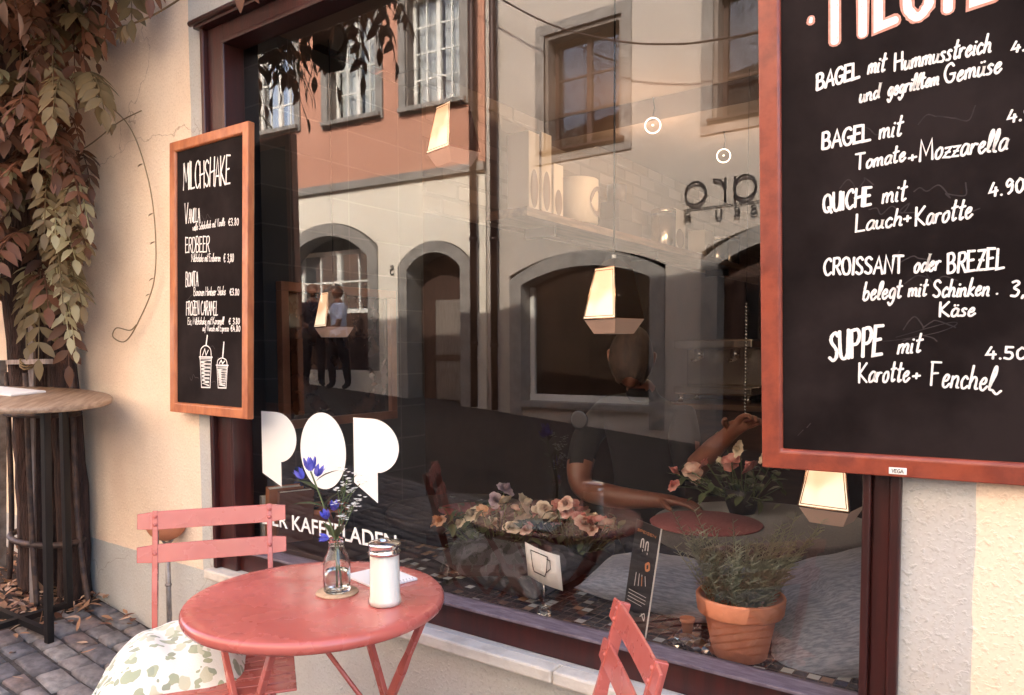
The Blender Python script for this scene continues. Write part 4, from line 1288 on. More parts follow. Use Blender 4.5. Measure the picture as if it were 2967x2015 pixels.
both(d_([(.128, .800), (.127, .800+H0)])); both(d_([(.174, .803), (.173, .803+H0)])); both(d_([(.128, .893), (.174, .898)]))
both(d_([(.226, .816), (.199, .810), (.197, .810+H0), (.226, .812+H0)])); both(d_([(.199, .90), (.221, .905)]))
both(d_([(.243, .995), (.243, .850), (.250, .822), (.261, .814), (.272, .824), (.278, .850), (.278, .998)]), True)
both(d_([(.305, .815), (.305, .998)])); both(d_([(.286, .998), (.326, 1.0)]))
both(d_([(.371, .822), (.342, .818), (.341, 1.0), (.370, 1.002)])); both(d_([(.342, .91), (.364, .912)]))
for c_ in ((.087, .846),): 
    both(d_([(c_[0], c_[1]-.003), (c_[0]+.0006, c_[1]+.003)]), False, .0075)
hd.build('heading_outline', M_CHALK2, big); hw.build('heading', M_CHALK, big)
sm = Chalk(.00985, 21)
for k in range(10):
    a = sm.r.uniform(.10, .36); b = sm.r.uniform(.25, .68); n_ = sm.r.randint(5, 9)
    sm.stroke([(a + q*sm.r.uniform(.008, .014), b + sm.r.uniform(-.012, .012)) for q in range(n_)], .0022)
sm.stroke([(.24, .262), (.32, .286), (.335, .283), (.30, .268), (.22, .255), (.205, .27)], .0014)
sm.stroke([(.085, .085), (.092, .094)], .0016); sm.stroke([(.068, .068), (.078, .080)], .0014)
sm.build('wiped_marks', M_SMEAR, big)
mb = MB(); mb.b2(.232, .262, -.0015, .0, .0055, .0185)
lb = mb.build('maker_label', M_WHITE, big, bevel=.001)
vg = Chalk(-.0017, 5); vg.word('VEGA', .237, .0087, .257, .0087, .0065, .0012); vg.build('maker_name', M_BLACK, lb)

# the narrow milkshake board
m4 = axes((-2.735, -.060, 1.062), (1, .0, -.0), -R(1.2))
rl = Matrix.Rotation(R(0.75), 4, Vector((0, 1, 0)))
m4 = Matrix.Translation(m4.translation) @ rl @ m4.to_3x3().to_4x4()
sb = board('milkshake_board', 'narrow black chalkboard in an orange-brown frame with milkshake prices and two drawn cups', m4, .492, 1.012, .038, .026, M_LFRAME)
ck = Chalk(.0096, 4)
du, dv = -.012, .0
W = lambda t, u0, v0, u1, v1, h, wd=.0034, **k: ck.word(t, u0+du, v0+dv, u1+du, v1+dv, h, wd, **k)
W('MILCHSHAKE', .092, .832, .395, .816, .098, .0062, gap=.13)
W('V', .100, .704, .128, .704, .075, .0048); W('ANILLA', .126, .704, .206, .703, .050, .0042, gap=.12)
W('weiße Schokolade mit Vanille', .152, .675, .357, .676, .026, .0028, gap=.1); W('€3.80', .377, .673, .440, .670, .026)
W('ERDBEER', .106, .597, .267, .590, .056, .0044); W('Milchshake mit Erdbeeren', .146, .562, .331, .552, .028, .0028, gap=.1); W('€ 3,80', .349, .547, .411, .546, .030)
W('BONITA', .107, .471, .194, .470, .052, .0042, gap=.12); W('Bananen Himbeer Shake', .161, .436, .362, .432, .030, .0028, gap=.1); W('€3.80', .387, .430, .444, .428, .024)
W('FROZEN CARAMEL', .111, .366, .317, .362, .050, .0040, gap=.12); W('Eis, Milchshake mit Karamell', .121, .331, .353, .329, .026, .0028, gap=.1); W('€ 3.80', .380, .328, .446, .329, .022)
W('auf Wunsch mit Espresso', .217, .306, .382, .304, .022, .0026, gap=.1); W('€4.80', .392, .303, .450, .303, .022)
def cup(u0, u1, vb, vr, dome, straw):
    c = (u0+u1)/2; hw_ = (u1-u0)/2
    ck.stroke([(u0, vr), (u1, vr)], .005, False); ck.stroke([(u0+.003, vr-.007), (u1-.003, vr-.006)], .003, False)
    ck.stroke([(u0+.005, vr), (u0+hw_*.35, vb)], .0038, False); ck.stroke([(u1-.005, vr), (u1-hw_*.35, vb)], .0038, False); ck.stroke([(u0+hw_*.33, vb), (u1-hw_*.33, vb+.001)], .0042, False)
    ck.stroke([(u0+.006, vr), (u0+.012, vr+dome*.7), (c, vr+dome), (u1-.012, vr+dome*.7), (u1-.006, vr)], .0038, True)
    ck.stroke([(c+.002, vr+dome), (c+.010, vr+dome+straw)], .007, False)
    z = []; n_ = 15
    for i in range(n_):
        k = i/(n_-1); hh = hw_*(.8 - .32*k)
        z.append((c + (-hh if i % 2 else hh), vr-.012 - (vr-vb-.02)*k))
    ck.stroke(z, .0046, False)
    ck.stroke([(c-hw_*.5, vr+.006), (c-.006, vr+dome*.7), (c+.002, vr+.006), (c+hw_*.4, vr+dome*.6)], .0045, False)
cup(.185, .268, .100, .211, .042, .036); cup(.292, .366, .102, .183, .026, .056)
ck.build('menu_writing', M_CHALK, sb)
sm = Chalk(.00985, 22)
for k in range(7):
    a = sm.r.uniform(.08, .3); b = sm.r.uniform(.1, .8)
    sm.stroke([(a + q*.012, b + sm.r.uniform(-.012, .012)) for q in range(6)], .003)
sm.build('wiped_marks', M_SMEAR, sb)
# ------------------------------------------------------------------ wisteria, its iron guard and the tree pit
def leafmat(name, c1, c2, rough=.5):
    m = mat(name, c1, rough, col2=c2, nscale=6, spec=.35, lo=.3, hi=.7)
    t, N, L, b = nodes_of(m)
    tr = N.new('ShaderNodeBsdfTranslucent'); tr.inputs[0].default_value = tuple(min(1, k*1.9) for k in c2) + (1,)
    mx = N.new('ShaderNodeMixShader'); mx.inputs[0].default_value = .40
    out = N['Material Output']
    L.new(b.outputs[0], mx.inputs[1]); L.new(tr.outputs[0], mx.inputs[2]); L.new(mx.outputs[0], out.inputs[0])
    return m
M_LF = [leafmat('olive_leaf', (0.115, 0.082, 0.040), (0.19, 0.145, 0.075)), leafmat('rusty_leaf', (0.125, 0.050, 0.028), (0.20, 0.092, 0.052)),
        leafmat('highlight_leaf', (0.30, 0.28, 0.16), (0.42, 0.39, 0.25)), leafmat('brown_leaf', (0.065, 0.030, 0.018), (0.11, 0.054, 0.031))]  # the palest leaf has sunlit highlights put into its colour
M_BARK = mat('dark_bark', (0.060, 0.028, 0.020), 0.95, col2=(0.022, 0.011, 0.009), nscale=9, stretch=(4, 4, .7), bump=1.0, bscale=30, bdist=.02)
M_TENDRIL = mat('olive_tendril', (0.20, 0.13, 0.06), 0.7)
vine = empty('climbing_wisteria', (-3.74, -.12, gz(-3.74)), 0, 'big climbing wisteria with brown trunk and drooping pinnate leaves on the orange wall', 'climber')
VO = Vector(vine.location)
mb = MB()
rr = random.Random(12)
def bark_tube(pts, rad, seg=18):
    pts = catmull([Vector(p) - VO for p in pts], 8)
    n = len(pts)
    mb.tube(pts, [rad[0] + (rad[1]-rad[0])*i/(n-1) for i in range(n)], seg)
    b0 = len(mb.v) - n*seg
    for i in range(n):
        for k in range(seg):
            q = Vector(mb.v[b0+i*seg+k]); c = pts[i]
            s = 1 + .16*math.sin(3*k*2*math.pi/seg + i*.10) + rr.uniform(-.07, .07)
            mb.v[b0+i*seg+k] = tuple(c + (q-c)*s)
bark_tube([(-3.75, -.125, .1), (-3.73, -.12, .9), (-3.78, -.13, 1.8), (-3.8, -.18, 2.7), (-3.7, -.25, 3.3)], (.105, .08))
bark_tube([(-3.54, -.085, .12), (-3.53, -.085, .9), (-3.60, -.10, 1.7), (-3.72, -.15, 2.6)], (.065, .045), 12)
bark_tube([(-3.7, -.25, 3.2), (-3.2, -.35, 3.1), (-2.6, -.40, 2.95), (-1.7, -.42, 3.05)], (.045, .015), 8)
bark_tube([(-3.85, -.22, 2.7), (-4.3, -.4, 3.1), (-5.0, -.5, 3.2)], (.05, .02), 8)
mb.build('trunk', M_BARK, vine)

lm = MB(); nleaf = [0]
def pinnate(base, dirn, length, npair, ll, lw, mi, droop=.55, tilt=None):
    b_ = Vector(base); dr = Vector(dirn).normalized()
    sd_ = dr.cross(Vector((0, 0, 1)))
    if sd_.length < .05: sd_ = Vector((rr.uniform(-1, 1), rr.uniform(-1, 1), 0))
    sd_.normalize()
    pts = []
    for i in range(npair+2):
        k = i/(npair+1)
        pts.append(b_ + dr*(length*k) - Vector((0, 0, 1))*(droop*length*k*k))
    lm.tube([p - VO for p in pts], .0022, 4, mi, cap=False)
    for i in range(1, npair+2):
        t = (pts[i] - pts[i-1]).normalized()
        nn = sd_.cross(t).normalized()
        l_ = ll*(1 - .28*abs(i - npair*.5)/npair)
        if i == npair+1:
            leaf(lm, pts[i] - VO, t, l_*1.1, lw, up=nn, bend=.22, mi=mi)
        else:
            for s in (-1, 1):
                d_ = (t*.45 + sd_*s*.9 - Vector((0, 0, 1))*rr.uniform(.25, .75) + nn*rr.uniform(-.15, .15))
                leaf(lm, pts[i] - VO, d_, l_*rr.uniform(.85, 1.12), lw*rr.uniform(.85, 1.1), up=nn + Vector((rr.uniform(-.3, .3), rr.uniform(-.3, .3), .2)), bend=rr.uniform(.1, .4), mi=mi)
    nleaf[0] += 1
def env(z):
    # half width of the foliage round the trunk at height z
    if z > 2.3: return .72
    if z > 1.9: return .62
    if z > 1.35: return .54
    return .36
N_MAIN = 640
for k in range(N_MAIN):
    z = 1.58 + 2.0*((k + rr.random())/N_MAIN)
    a = rr.uniform(0, 2*math.pi)
    r_ = env(z)*math.sqrt(rr.uniform(.12, 1))
    x = -3.80 + r_*math.cos(a)*1.0; y = -.20 + r_*math.sin(a)*.32
    if y > -.05: y = -.05 - rr.uniform(0, .1)
    out = Vector((math.cos(a)*.8, min(math.sin(a), .2) - .35, rr.uniform(-.25, .5)))
    low = z < 2.0
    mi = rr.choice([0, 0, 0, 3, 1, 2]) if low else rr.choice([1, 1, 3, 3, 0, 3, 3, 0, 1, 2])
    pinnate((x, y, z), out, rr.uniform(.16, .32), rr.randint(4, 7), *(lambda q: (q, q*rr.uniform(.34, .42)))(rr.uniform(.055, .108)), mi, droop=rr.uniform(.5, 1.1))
# foreground sprays, most in the leaf colour with highlights painted in
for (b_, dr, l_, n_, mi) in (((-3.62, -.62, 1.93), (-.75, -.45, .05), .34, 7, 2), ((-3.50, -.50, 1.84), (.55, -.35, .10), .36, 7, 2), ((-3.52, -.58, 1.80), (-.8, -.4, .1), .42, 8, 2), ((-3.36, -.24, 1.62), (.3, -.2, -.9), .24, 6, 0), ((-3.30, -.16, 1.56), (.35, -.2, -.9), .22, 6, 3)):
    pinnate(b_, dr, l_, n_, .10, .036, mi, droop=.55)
# branch running over the window; its drooping leaves show mirrored in the glass
for k in range(230):
    x = rr.uniform(-3.8, -2.45)
    z = 3.07 + .02*math.sin(x*6) + rr.uniform(-.10, .2) - max(0, (-2.6 - x))*.0
    y = -.42 + rr.uniform(-.28, .20)
    pinnate((x, y, z), (rr.uniform(-.6, .8), rr.uniform(-.8, .4), rr.uniform(-.5, .2)), rr.uniform(.18, .30), rr.randint(4, 6), rr.uniform(.08, .11), rr.uniform(.028, .04), rr.choice([1, 3, 3, 0]), droop=rr.uniform(.7, 1.3))
for (b_, dr) in (((-2.95, -.45, 2.84), (.1, -.2, -1)), ((-2.70, -.5, 2.86), (-.1, .1, -1)), ((-2.48, -.55, 2.82), (.2, 0, -1)), ((-2.30, -.5, 2.82), (.3, -.1, -.8)), ((-3.22, -.45, 2.74), (-.2, 0, -1))):
    pinnate(b_, dr, .24, 5, .10, .036, 3, droop=.5)
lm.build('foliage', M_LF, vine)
# bare shoots on the wall
mb = MB()
sh = lambda L_, r_: mb.tube(catmull([Vector((x, y, z)) - VO for x, y, z in L_], 8), r_, 6)
sh([(-3.30, -.03, 2.40), (-3.247, -.03, 2.345), (-3.024, -.03, 2.189), (-2.901, -.03, 1.98), (-2.855, -.03, 1.77), (-2.876, -.03, 1.566), (-3.002, -.03, 1.414), (-3.113, -.03, 1.335), (-3.203, -.035, 1.354), (-3.182, -.03, 1.391), (-3.074, -.03, 1.379), (-3.02, -.03, 1.40)], .0026)
sh([(-3.64, -.30, 2.02), (-3.35, -.10, 2.12), (-3.10, -.04, 2.215), (-2.93, -.03, 2.235)], .0024)
sh([(-3.40, -.42, 2.50), (-3.46, -.45, 2.2), (-3.55, -.48, 1.95), (-3.62, -.45, 1.55)], .0032)
sh([(-3.45, -.16, 2.47), (-3.34, -.12, 2.505), (-3.09, -.12, 2.53), (-2.81, -.12, 2.505), (-2.6, -.12, 2.50), (-2.35, -.13, 2.52), (-2.1, -.15, 2.60)], .0034)
for k in range(6): leaf(mb, Vector((-2.83, -.13, 2.505)) - VO, (rr.uniform(-.7, .7), -.3, rr.uniform(-1, -.5)), .075, .028)
for x, z in ((-2.93, 2.03), (-2.862, 1.83), (-2.855, 1.72), (-2.87, 1.58), (-2.90, 1.52)):
    leaf(mb, Vector((x, -.03, z)) - VO, (-.6, -.2, -.1), .03, .010)
for k in range(5): leaf(mb, Vector((-3.10, -.05, 2.21)) - VO, (rr.uniform(-1, .6), -.3, rr.uniform(-1, -.2)), .055, .022, mi=0)
mb.build('bare_shoot', M_TENDRIL, vine)
# a shoot with leaves crossing the top left corner
lm2 = MB(); lm, keep = lm2, lm
for b_, dr, l_ in (((-2.80, -.12, 2.68), (.1, -.1, -1), .12), ((-2.92, -.14, 2.66), (-.2, -.1, -1), .14), ((-3.06, -.15, 2.64), (.0, -.2, -1), .16), ((-3.18, -.16, 2.60), (.2, -.1, -1), .18), ((-3.30, -.18, 2.56), (.3, -.2, -1), .2), ((-2.70, -.12, 2.72), (.3, -.1, -.8), .12), ((-2.14, -.12, 2.56), (.1, -.1, -1), .08)):
    pinnate(b_, dr, l_, 4, .095, .034, rr.choice([0, 1, 3]), droop=.4)
tw = [(-3.30, -.45, 2.75), (-2.95, -.42, 2.78), (-2.60, -.40, 2.86)]
for b_, dr in (((-2.93, -.45, 2.76), (.2, -.3, -.7)), ((-2.88, -.42, 2.78), (-.3, -.1, -.9))):
    pinnate(b_, dr, .14, 4, .085, .036, 3)
lm2.build('twig_leaves', M_LF, vine)
lm = keep

# iron tree guard
M_IRON = mat('rusty_dark_iron', (0.045, 0.032, 0.030), 0.6, metal=.4, col2=(0.10, 0.06, 0.045), nscale=25, bump=.4, bscale=120)
gd = empty('tree_guard', (-3.66, -.135, gz(-3.66)), 0, 'rusty iron guard of upright straps and a hoop round the wisteria trunk', 'tree guard')
mb = MB()
for a in (-60, 20, 140, 215):
    c, s_ = math.cos(R(a)), math.sin(R(a))
    pts = [(.30*c, .125*s_, 0.0), (.27*c, .122*s_, .10), (.235*c, .12*s_, .28), (.22*c, .118*s_, .50), (.22*c, .118*s_, 1.0)]
    mb.tube(catmull(pts, 5), .012, 6)
build_each(mb, 'strap', M_IRON, gd)
mb = MB()
for z in (.26, .82):
    mb.tube([(.232*math.cos(a), .120*math.sin(a), z) for a in [i*2*math.pi/24 for i in range(25)]], .014, 6, cap=False)
build_each(mb, 'hoop', M_IRON, gd)
tl = empty('plant_support', (-3.55, -.235, gz(-3.55)), 0, 'pale weathered wooden cross stake tied in front of the wisteria trunk', 'plant support')
M_PALEWOOD = mat('weathered_pale_wood', (0.34, 0.28, 0.25), 0.9, col2=(0.20, 0.15, 0.13), nscale=8, stretch=(6, 6, 1), bump=.4, bscale=70)
mb = MB(); mb.bar((-.02, .0, 0), (0, .03, 1.29), .036, .02); mb.build('upright', M_PALEWOOD, tl)
mb = MB(); mb.bar((-.17, .002, 1.055), (.22, .002, 1.06), .03, .02); mb.build('crossbar', M_PALEWOOD, tl)
mb = MB()
for k in range(3): mb.tube([(.03*math.cos(a) - .0, +.014 + .034*math.sin(a), 1.035 + k*.012 + .01*math.sin(a*2)) for a in [i*math.pi/6 for i in range(13)]], .004, 5)
mb.build('tie', M_TENDRIL, tl)
stt = empty('steel_post', (-4.02, -.16, gz(-4.02)), 0, 'thin pale perforated steel post leaning by the wisteria', 'post')
mb = MB(); mb.bar((-.09, 0, 0), (.02, 0, 1.02), .035, .018); mb.build('post', M_ZINC, stt, bevel=.003)
mb = MB()
for k in range(12): mb.lathe([(.006, 0), (.006, .003), (0, .003)], (0, 0, 0), 8) if False else mb.box((-.09 + .11*(.1 + k*.075)/1.02*1.02, -.0098, .1 + k*.075), (.012, .002, .022))
build_each(mb, 'slot', M_BLACK, stt)
# a short chain hanging from the bar table
chn = empty('hanging_chain', (-3.52, -.53, 1.115), 0, 'short dark steel chain hanging from the edge of the bar table', 'chain')
mb = MB()
for k in range(5):
    c = Vector((0, 0, -.02 - k*.034))
    ax = Vector((.809, .588, 0)) if k % 2 == 0 else Vector((-.588, .809, 0))
    mb.tube([c + ax*(.010*math.cos(a)) + Vector((0, 0, .024*math.sin(a))) for a in [i*math.pi/6 for i in range(13)]], .0032, 6, cap=False)
build_each(mb, 'chain_link', M_IRON, chn)
# litter of dry leaves and soil in the pit
mb = MB(); n = 16
vs = []
for i in range(n+1):
    for j in range(n+1):
        x = -4.5 + 1.15*i/n; y = -.56 + .555*j/n
        vs.append((x, y, gz(x) - .012 + .03*math.exp(-((x+3.9)**2/.08 + (y+.25)**2/.03)) + rr.uniform(-.006, .006)))
mb.add(vs, [(i*(n+1)+j, i*(n+1)+j+1, (i+1)*(n+1)+j+1, (i+1)*(n+1)+j) for i in range(n) for j in range(n)], 0, True)
tag(mb.build('tree_pit_soil', mat('dark_soil', (0.035, 0.022, 0.016), .95, col2=(0.07, 0.045, 0.03), nscale=30, bump=.6, bscale=80)), kind='structure')
mb = MB()
for k in range(420):
    x = rr.gauss(-3.75, .30); y = -.02 - abs(rr.gauss(.18, .20))
    if not (-4.6 < x < -2.9): continue
    leaf(mb, (x, y, gz(x) + rr.uniform(.004, .035)), (rr.uniform(-1, 1), rr.uniform(-1, 1), rr.uniform(-.1, .5)), rr.uniform(.03, .065), rr.uniform(.016, .03), bend=rr.uniform(-.4, .6), mi=rr.choice([0, 0, 1, 2]))
ll_ = mb.build('leaf_litter', [mat('dry_leaf_tan', (0.36, 0.19, 0.10), .8), mat('dry_leaf_brown', (0.16, 0.07, 0.04), .8), mat('dry_leaf_pale', (0.48, 0.32, 0.22), .8)])
tag(ll_, 'scattered dry brown leaves on the soil round the wisteria trunk', 'leaf litter', kind='stuff')
# ------------------------------------------------------------------ inside the shop window
def mosaic(name):
    m = mat(name, (0.03, 0.02, 0.018), 0.22, coat=.3)
    t, N, L, b = nodes_of(m)
    tc = N.new('ShaderNodeTexCoord'); s = 0.029
    sc = N.new('ShaderNodeVectorMath'); sc.operation = 'SCALE'; sc.inputs['Scale'].default_value = 1/s
    L.new(tc.outputs['Object'], sc.inputs[0])
    fl = N.new('ShaderNodeVectorMath'); fl.operation = 'FLOOR'; L.new(sc.outputs[0], fl.inputs[0])
    sx = N.new('ShaderNodeSeparateXYZ'); L.new(fl.outputs[0], sx.inputs[0])
    cb_ = N.new('ShaderNodeCombineXYZ'); L.new(sx.outputs[0], cb_.inputs[0]); L.new(sx.outputs[1], cb_.inputs[1])
    wn = N.new('ShaderNodeTexWhiteNoise'); wn.noise_dimensions = '2D'; L.new(cb_.outputs[0], wn.inputs['Vector'])
    r = N.new('ShaderNodeValToRGB'); r.color_ramp.interpolation = 'CONSTANT'
    cols = [(0, (0.022, 0.013, 0.011)), (.34, (0.045, 0.022, 0.016)), (.52, (0.03, 0.024, 0.026)), (.66, (0.075, 0.022, 0.014)), (.76, (0.028, 0.034, 0.085)),
            (.82, (0.36, 0.22, 0.14)), (.89, (0.55, 0.56, 0.54)), (.96, (0.20, 0.12, 0.08))]
    e = r.color_ramp.elements
    e[0].position, e[0].color = cols[0][0], (*cols[0][1], 1)
    e[1].position, e[1].color = cols[1][0], (*cols[1][1], 1)
    for p, c in cols[2:]:
        q = e.new(p); q.color = (*c, 1)
    L.new(wn.outputs['Value'], r.inputs[0])
    fr = N.new('ShaderNodeVectorMath'); fr.operation = 'FRACTION'; L.new(sc.outputs[0], fr.inputs[0])
    fx = N.new('ShaderNodeSeparateXYZ'); L.new(fr.outputs[0], fx.inputs[0])
    def edge(o):
        a = N.new('ShaderNodeMath'); a.operation = 'SUBTRACT'; a.inputs[1].default_value = .5; L.new(o, a.inputs[0])
        b_ = N.new('ShaderNodeMath'); b_.operation = 'ABSOLUTE'; L.new(a.outputs[0], b_.inputs[0])
        c = N.new('ShaderNodeMath'); c.operation = 'GREATER_THAN'; c.inputs[1].default_value = .44; L.new(b_.outputs[0], c.inputs[0])
        return c.outputs[0]
    mxx = N.new('ShaderNodeMath'); mxx.operation = 'MAXIMUM'; L.new(edge(fx.outputs[0]), mxx.inputs[0]); L.new(edge(fx.outputs[1]), mxx.inputs[1])
    mx = N.new('ShaderNodeMixRGB'); mx.inputs[2].default_value = (0.13, 0.10, 0.085, 1)
    L.new(mxx.outputs[0], mx.inputs[0]); L.new(r.outputs[0], mx.inputs[1]); L.new(mx.outputs[0], b.inputs['Base Color'])
    return m
BZ = .55
M_DKWOOD = mat('dark_cafe_wood', (0.045, 0.020, 0.013), 0.45, col2=(0.025, 0.011, 0.008), nscale=4, stretch=(1, 9, 9))
mb = MB(); mb.b2(-2.44, -.255, .076, .50, BZ-.03, BZ)
bn = mb.build('window_bench', mosaic('mosaic_tiles'), cafe)
mb = MB(); mb.b2(-2.44, -.255, .44, .49, -.2, BZ-.031); mb.build('bench_front', M_DKWOOD, bn)
mb = MB(); mb.b2(-2.43, -1.95, .08, .40, .557, .577)
o = mb.build('low_shelf_board', M_DKWOOD, bevel=.002); tag(o, 'dark wooden board on the bench carrying books at the left end of the window', 'board')

M_FELT = mat('dark_grey_felt', (0.075, 0.068, 0.068), 0.95, col2=(0.105, 0.097, 0.096), nscale=120, bump=.4, bscale=400, bdist=.002, sheen=.3)
M_FELT2 = mat('charcoal_felt', (0.040, 0.034, 0.035), 0.95, col2=(0.06, 0.052, 0.052), nscale=120, bump=.4, bscale=400, bdist=.002)
M_PINK = mat('dusky_pink_patch', (0.27, 0.085, 0.085), 0.95, col2=(0.31, 0.11, 0.105), nscale=120, bump=.4, bscale=400, bdist=.002)
def round_table(c, r, top, m, lab):
    t = empty('round_cafe_table', c, 0, lab, 'table')
    mb = MB(); h = top - c[2]
    mb.lathe([(0, h-.062), (r-.03, h-.062), (r-.006, h-.052), (r, h-.034), (r, h-.020), (r-.010, h-.004), (r-.03, h), (0, h)], (0, 0, 0), 72)
    mb.build('tabletop', m, t)
    mb = MB(); mb.lathe([(.22, 0), (.22, .015), (.035, .035), (.03, .06), (.03, h-.063)], (0, 0, 0), 24); mb.build('pedestal', M_BLKSTEEL, t)
    return t
round_table((-.76, .84, -.2), .36, .727, M_FELT, 'round grey-topped cafe table behind the rosemary pot')
round_table((-2.08, .86, -.2), .31, .62, M_FELT2, 'round charcoal-topped low table behind the white letters')
mb = MB(); mb.lathe([(0, 0), (.175, 0), (.178, .003), (.174, .006), (0, .006)], (0, 0, 0), 48)  # pink patch put in as a flat disc on the tabletop
o = mb.build('pink_disc', M_PINK, loc=(-.90, .70, .7275)); tag(o, 'flat dusky pink disc on the grey cafe table', 'table mat')

mb = MB(); mb.lathe([(0, 0), (.13, 0), (.133, .003), (.13, .006), (0, .006)], (0, 0, 0), 40)  # second pink patch, a smaller flat disc
o = mb.build('pink_disc', M_PINK, loc=(-1.98, .82, .6205)); tag(o, 'flat dusky pink disc on the low charcoal table', 'table mat')
# cushions on the bench
M_DENIM = mat('blue_grey_linen', (0.16, 0.185, 0.245), 0.95, col2=(0.29, 0.32, 0.395), nscale=22, stretch=(1.5, 9, 9), bump=.25, bscale=160, bdist=.002, sheen=.2)
M_DARKLEAFY = mat('dark_leaf_print', (0.022, 0.018, 0.017), 0.8, col2=(0.10, 0.095, 0.10), nscale=13, detail=1.0, lo=.52, hi=.56, bump=.3, bscale=200)
def cush(name, wx, wy, h, m, loc, rot, lab, sd):
    o = cushion(name, wx, wy, h, seed=sd).build(name, m, weld=True, loc=loc, rot=rot)
    return tag(o, lab, 'cushion')
cush('linen_cushion', .44, .42, .13, M_DENIM, (-.375, .33, .660), (R(28), R(-22), R(4)), 'blue-grey linen cushion propped at the right end of the window bench', 4)
cush('linen_cushion', .56, .26, .13, M_DENIM, (-.84, .375, .618), (R(8), 0, R(3)), 'blue-grey linen cushion lying behind the black menu card', 5)
cush('leafy_cushion', .46, .30, .13, M_DARKLEAFY, (-1.40, .33, .610), (R(8), R(4), R(-8)), 'dark cushion with leaf print lying under the rose planter', 6)

# rosemary in a terracotta pot
rp = empty('rosemary_pot', (-.597, .152, BZ), 0, 'rosemary growing in a terracotta pot at the right of the window bench', 'potted plant')
mb = MB(); mb.lathe([(0, 0), (.058, 0), (.063, .004), (.084, .108), (.0845, .110)], (0, 0, 0), 48)
mb.build('pot', M_TPOT, rp)
mb = MB(); mb.lathe([(.083, .106), (.098, .108), (.1005, .112), (.1045, .146), (.103, .150), (.098, .151), (.094, .148), (.090, .132), (0, .130)], (0, 0, 0), 48)
mb.build('rim', M_TPOT, rp)
M_ROSM = leafmat('rosemary_leaf', (0.10, 0.115, 0.075), (0.30, 0.31, 0.23), .6)
mb = MB(); rr = random.Random(31)
for k in range(120):
    a = rr.uniform(0, 6.283); r0 = .075*math.sqrt(rr.random())
    b_ = Vector((r0*math.cos(a), r0*math.sin(a), .13))
    ln = rr.uniform(.07, .17) if k > 9 else rr.uniform(.18, .25)
    lean = Vector((math.cos(a)*rr.uniform(.05, .6) + rr.uniform(-.2, .2), math.sin(a)*rr.uniform(.05, .5) + rr.uniform(-.2, .2), 1)).normalized()
    pts = [b_ + lean*(ln*q) + Vector((math.cos(a), math.sin(a), .6))*(.02*q*q) for q in (0, .3, .6, 1)]
    mb.tube(pts, [.0016, .0014, .0012, .0006], 4, 0, cap=False)
    n = int(ln/.0042)
    for q in range(n):
        f = .12 + .88*q/n; i = min(2, int(f*3)); p = pts[i].lerp(pts[i+1], f*3 - i)
        an = q*2.4
        d_ = lean*.5 + Vector((math.cos(an), math.sin(an), 0))*.8
        L_ = rr.uniform(.017, .029)*(1.1 - .35*f)
        s_ = d_.cross(Vector((rr.random(), rr.random(), .3))).normalized()*.0017
        e_ = p + d_.normalized()*L_
        mb.add([p - s_, p + s_, e_ + s_*.4, e_ - s_*.4], [(0, 1, 2, 3)], 0)
mb.build('sprigs', M_ROSM, rp)

# cup sign on a glass block
cs_ = empty('cup_sign', (-1.132, .106, BZ), R(-9), 'white card with a drawn cup, held by a wire in a glass block', 'sign')
mb = MB(); mb.box((0, 0, .014), (.028, .028, .028)); mb.build('glass_block', M_CLEAR, cs_, bevel=.002)
mb = MB(); mb.tube([(0, 0, .02), (0, 0, .105)], .0012, 6); mb.build('wire', M_CHROME, cs_)
mb = MB(); n = 8; vs = []
for i in range(n+1):
    for k in (0, 1):
        u = i/n
        x = -.064 + .132*u
        vs.append((x + (.006 if k == 0 else -.006), -.004 - .010*math.sin(u*3.0), (.103 if k == 0 else .197) - .015*u))
mb.add(vs, [(2*i, 2*i+2, 2*i+3, 2*i+1) for i in range(n)], 0, True)
card = mb.build('card', M_PAPER, cs_)
md = card.modifiers.new('thick', 'SOLIDIFY'); md.thickness = .0008
ck = Chalk(-.0165, 8)
ck.stroke([(-.035, .182), (-.028, .140), (-.022, .124), (.018, .118), (.024, .132), (.028, .174), (-.035, .182)], .0030, False)
ck.stroke([(.025, .168), (.037, .165), (.039, .143), (.025, .131)], .0030, False)
ck.build('cup_drawing', M_BLACK, cs_)

# black menu tent card
M_CARD = mat('black_card', (0.010, 0.008, 0.008), 0.35)
tn = empty('menu_card', (-.868, .150, BZ), R(-22), 'tall black printed menu card standing on the window bench', 'menu card')
mb = MB(); mb.box((0, -.0, .145), (.092, .003, .29), (R(-6), 0, 0)); mb.build('card', M_CARD, tn)
mb = MB(); mb.box((.0472, -.0, .145), (.0022, .0035, .29), (R(-6), 0, 0)); mb.build('card_edge', M_WHITE, tn)
M_PRN = mat('printed_white', (0.65, 0.62, 0.58), .6); M_PRO = mat('printed_orange', (0.55, 0.22, 0.08), .6)
def on_card(z): return -.0022 - math.tan(R(6))*-(z-.145)*-1
ck = Chalk(0, 14); co2 = Chalk(0, 15)
co2.word('SPEISEN', -.036, .262, .034, .262, .006, .0011)
for q, (u, v) in enumerate(((-.012, .235), (.006, .232))):
    ck.stroke([(u-.004, v-.012), (u-.003, v+.008), (u+.004, v+.010), (u+.006, v-.010)], .0036)
    ck.stroke([(u+.005, v-.016), (u+.0055, v-.02)], .003)
for k, u in enumerate((-.018, -.006, .004, .016)):
    ck.stroke([(u, .155), (u + .002*k, .120 + .004*k)], .0026)
co2.stroke([(.005, .150), (.008, .128)], .003); co2.stroke([(.012, .185), (.022, .192), (.026, .178), (.016, .172), (.012, .185)], .006)
for k in range(4):
    ck.stroke([(-.036, .104 - k*.009), (.030 - .012*(k == 3), .104 - k*.009)], .0016, False)
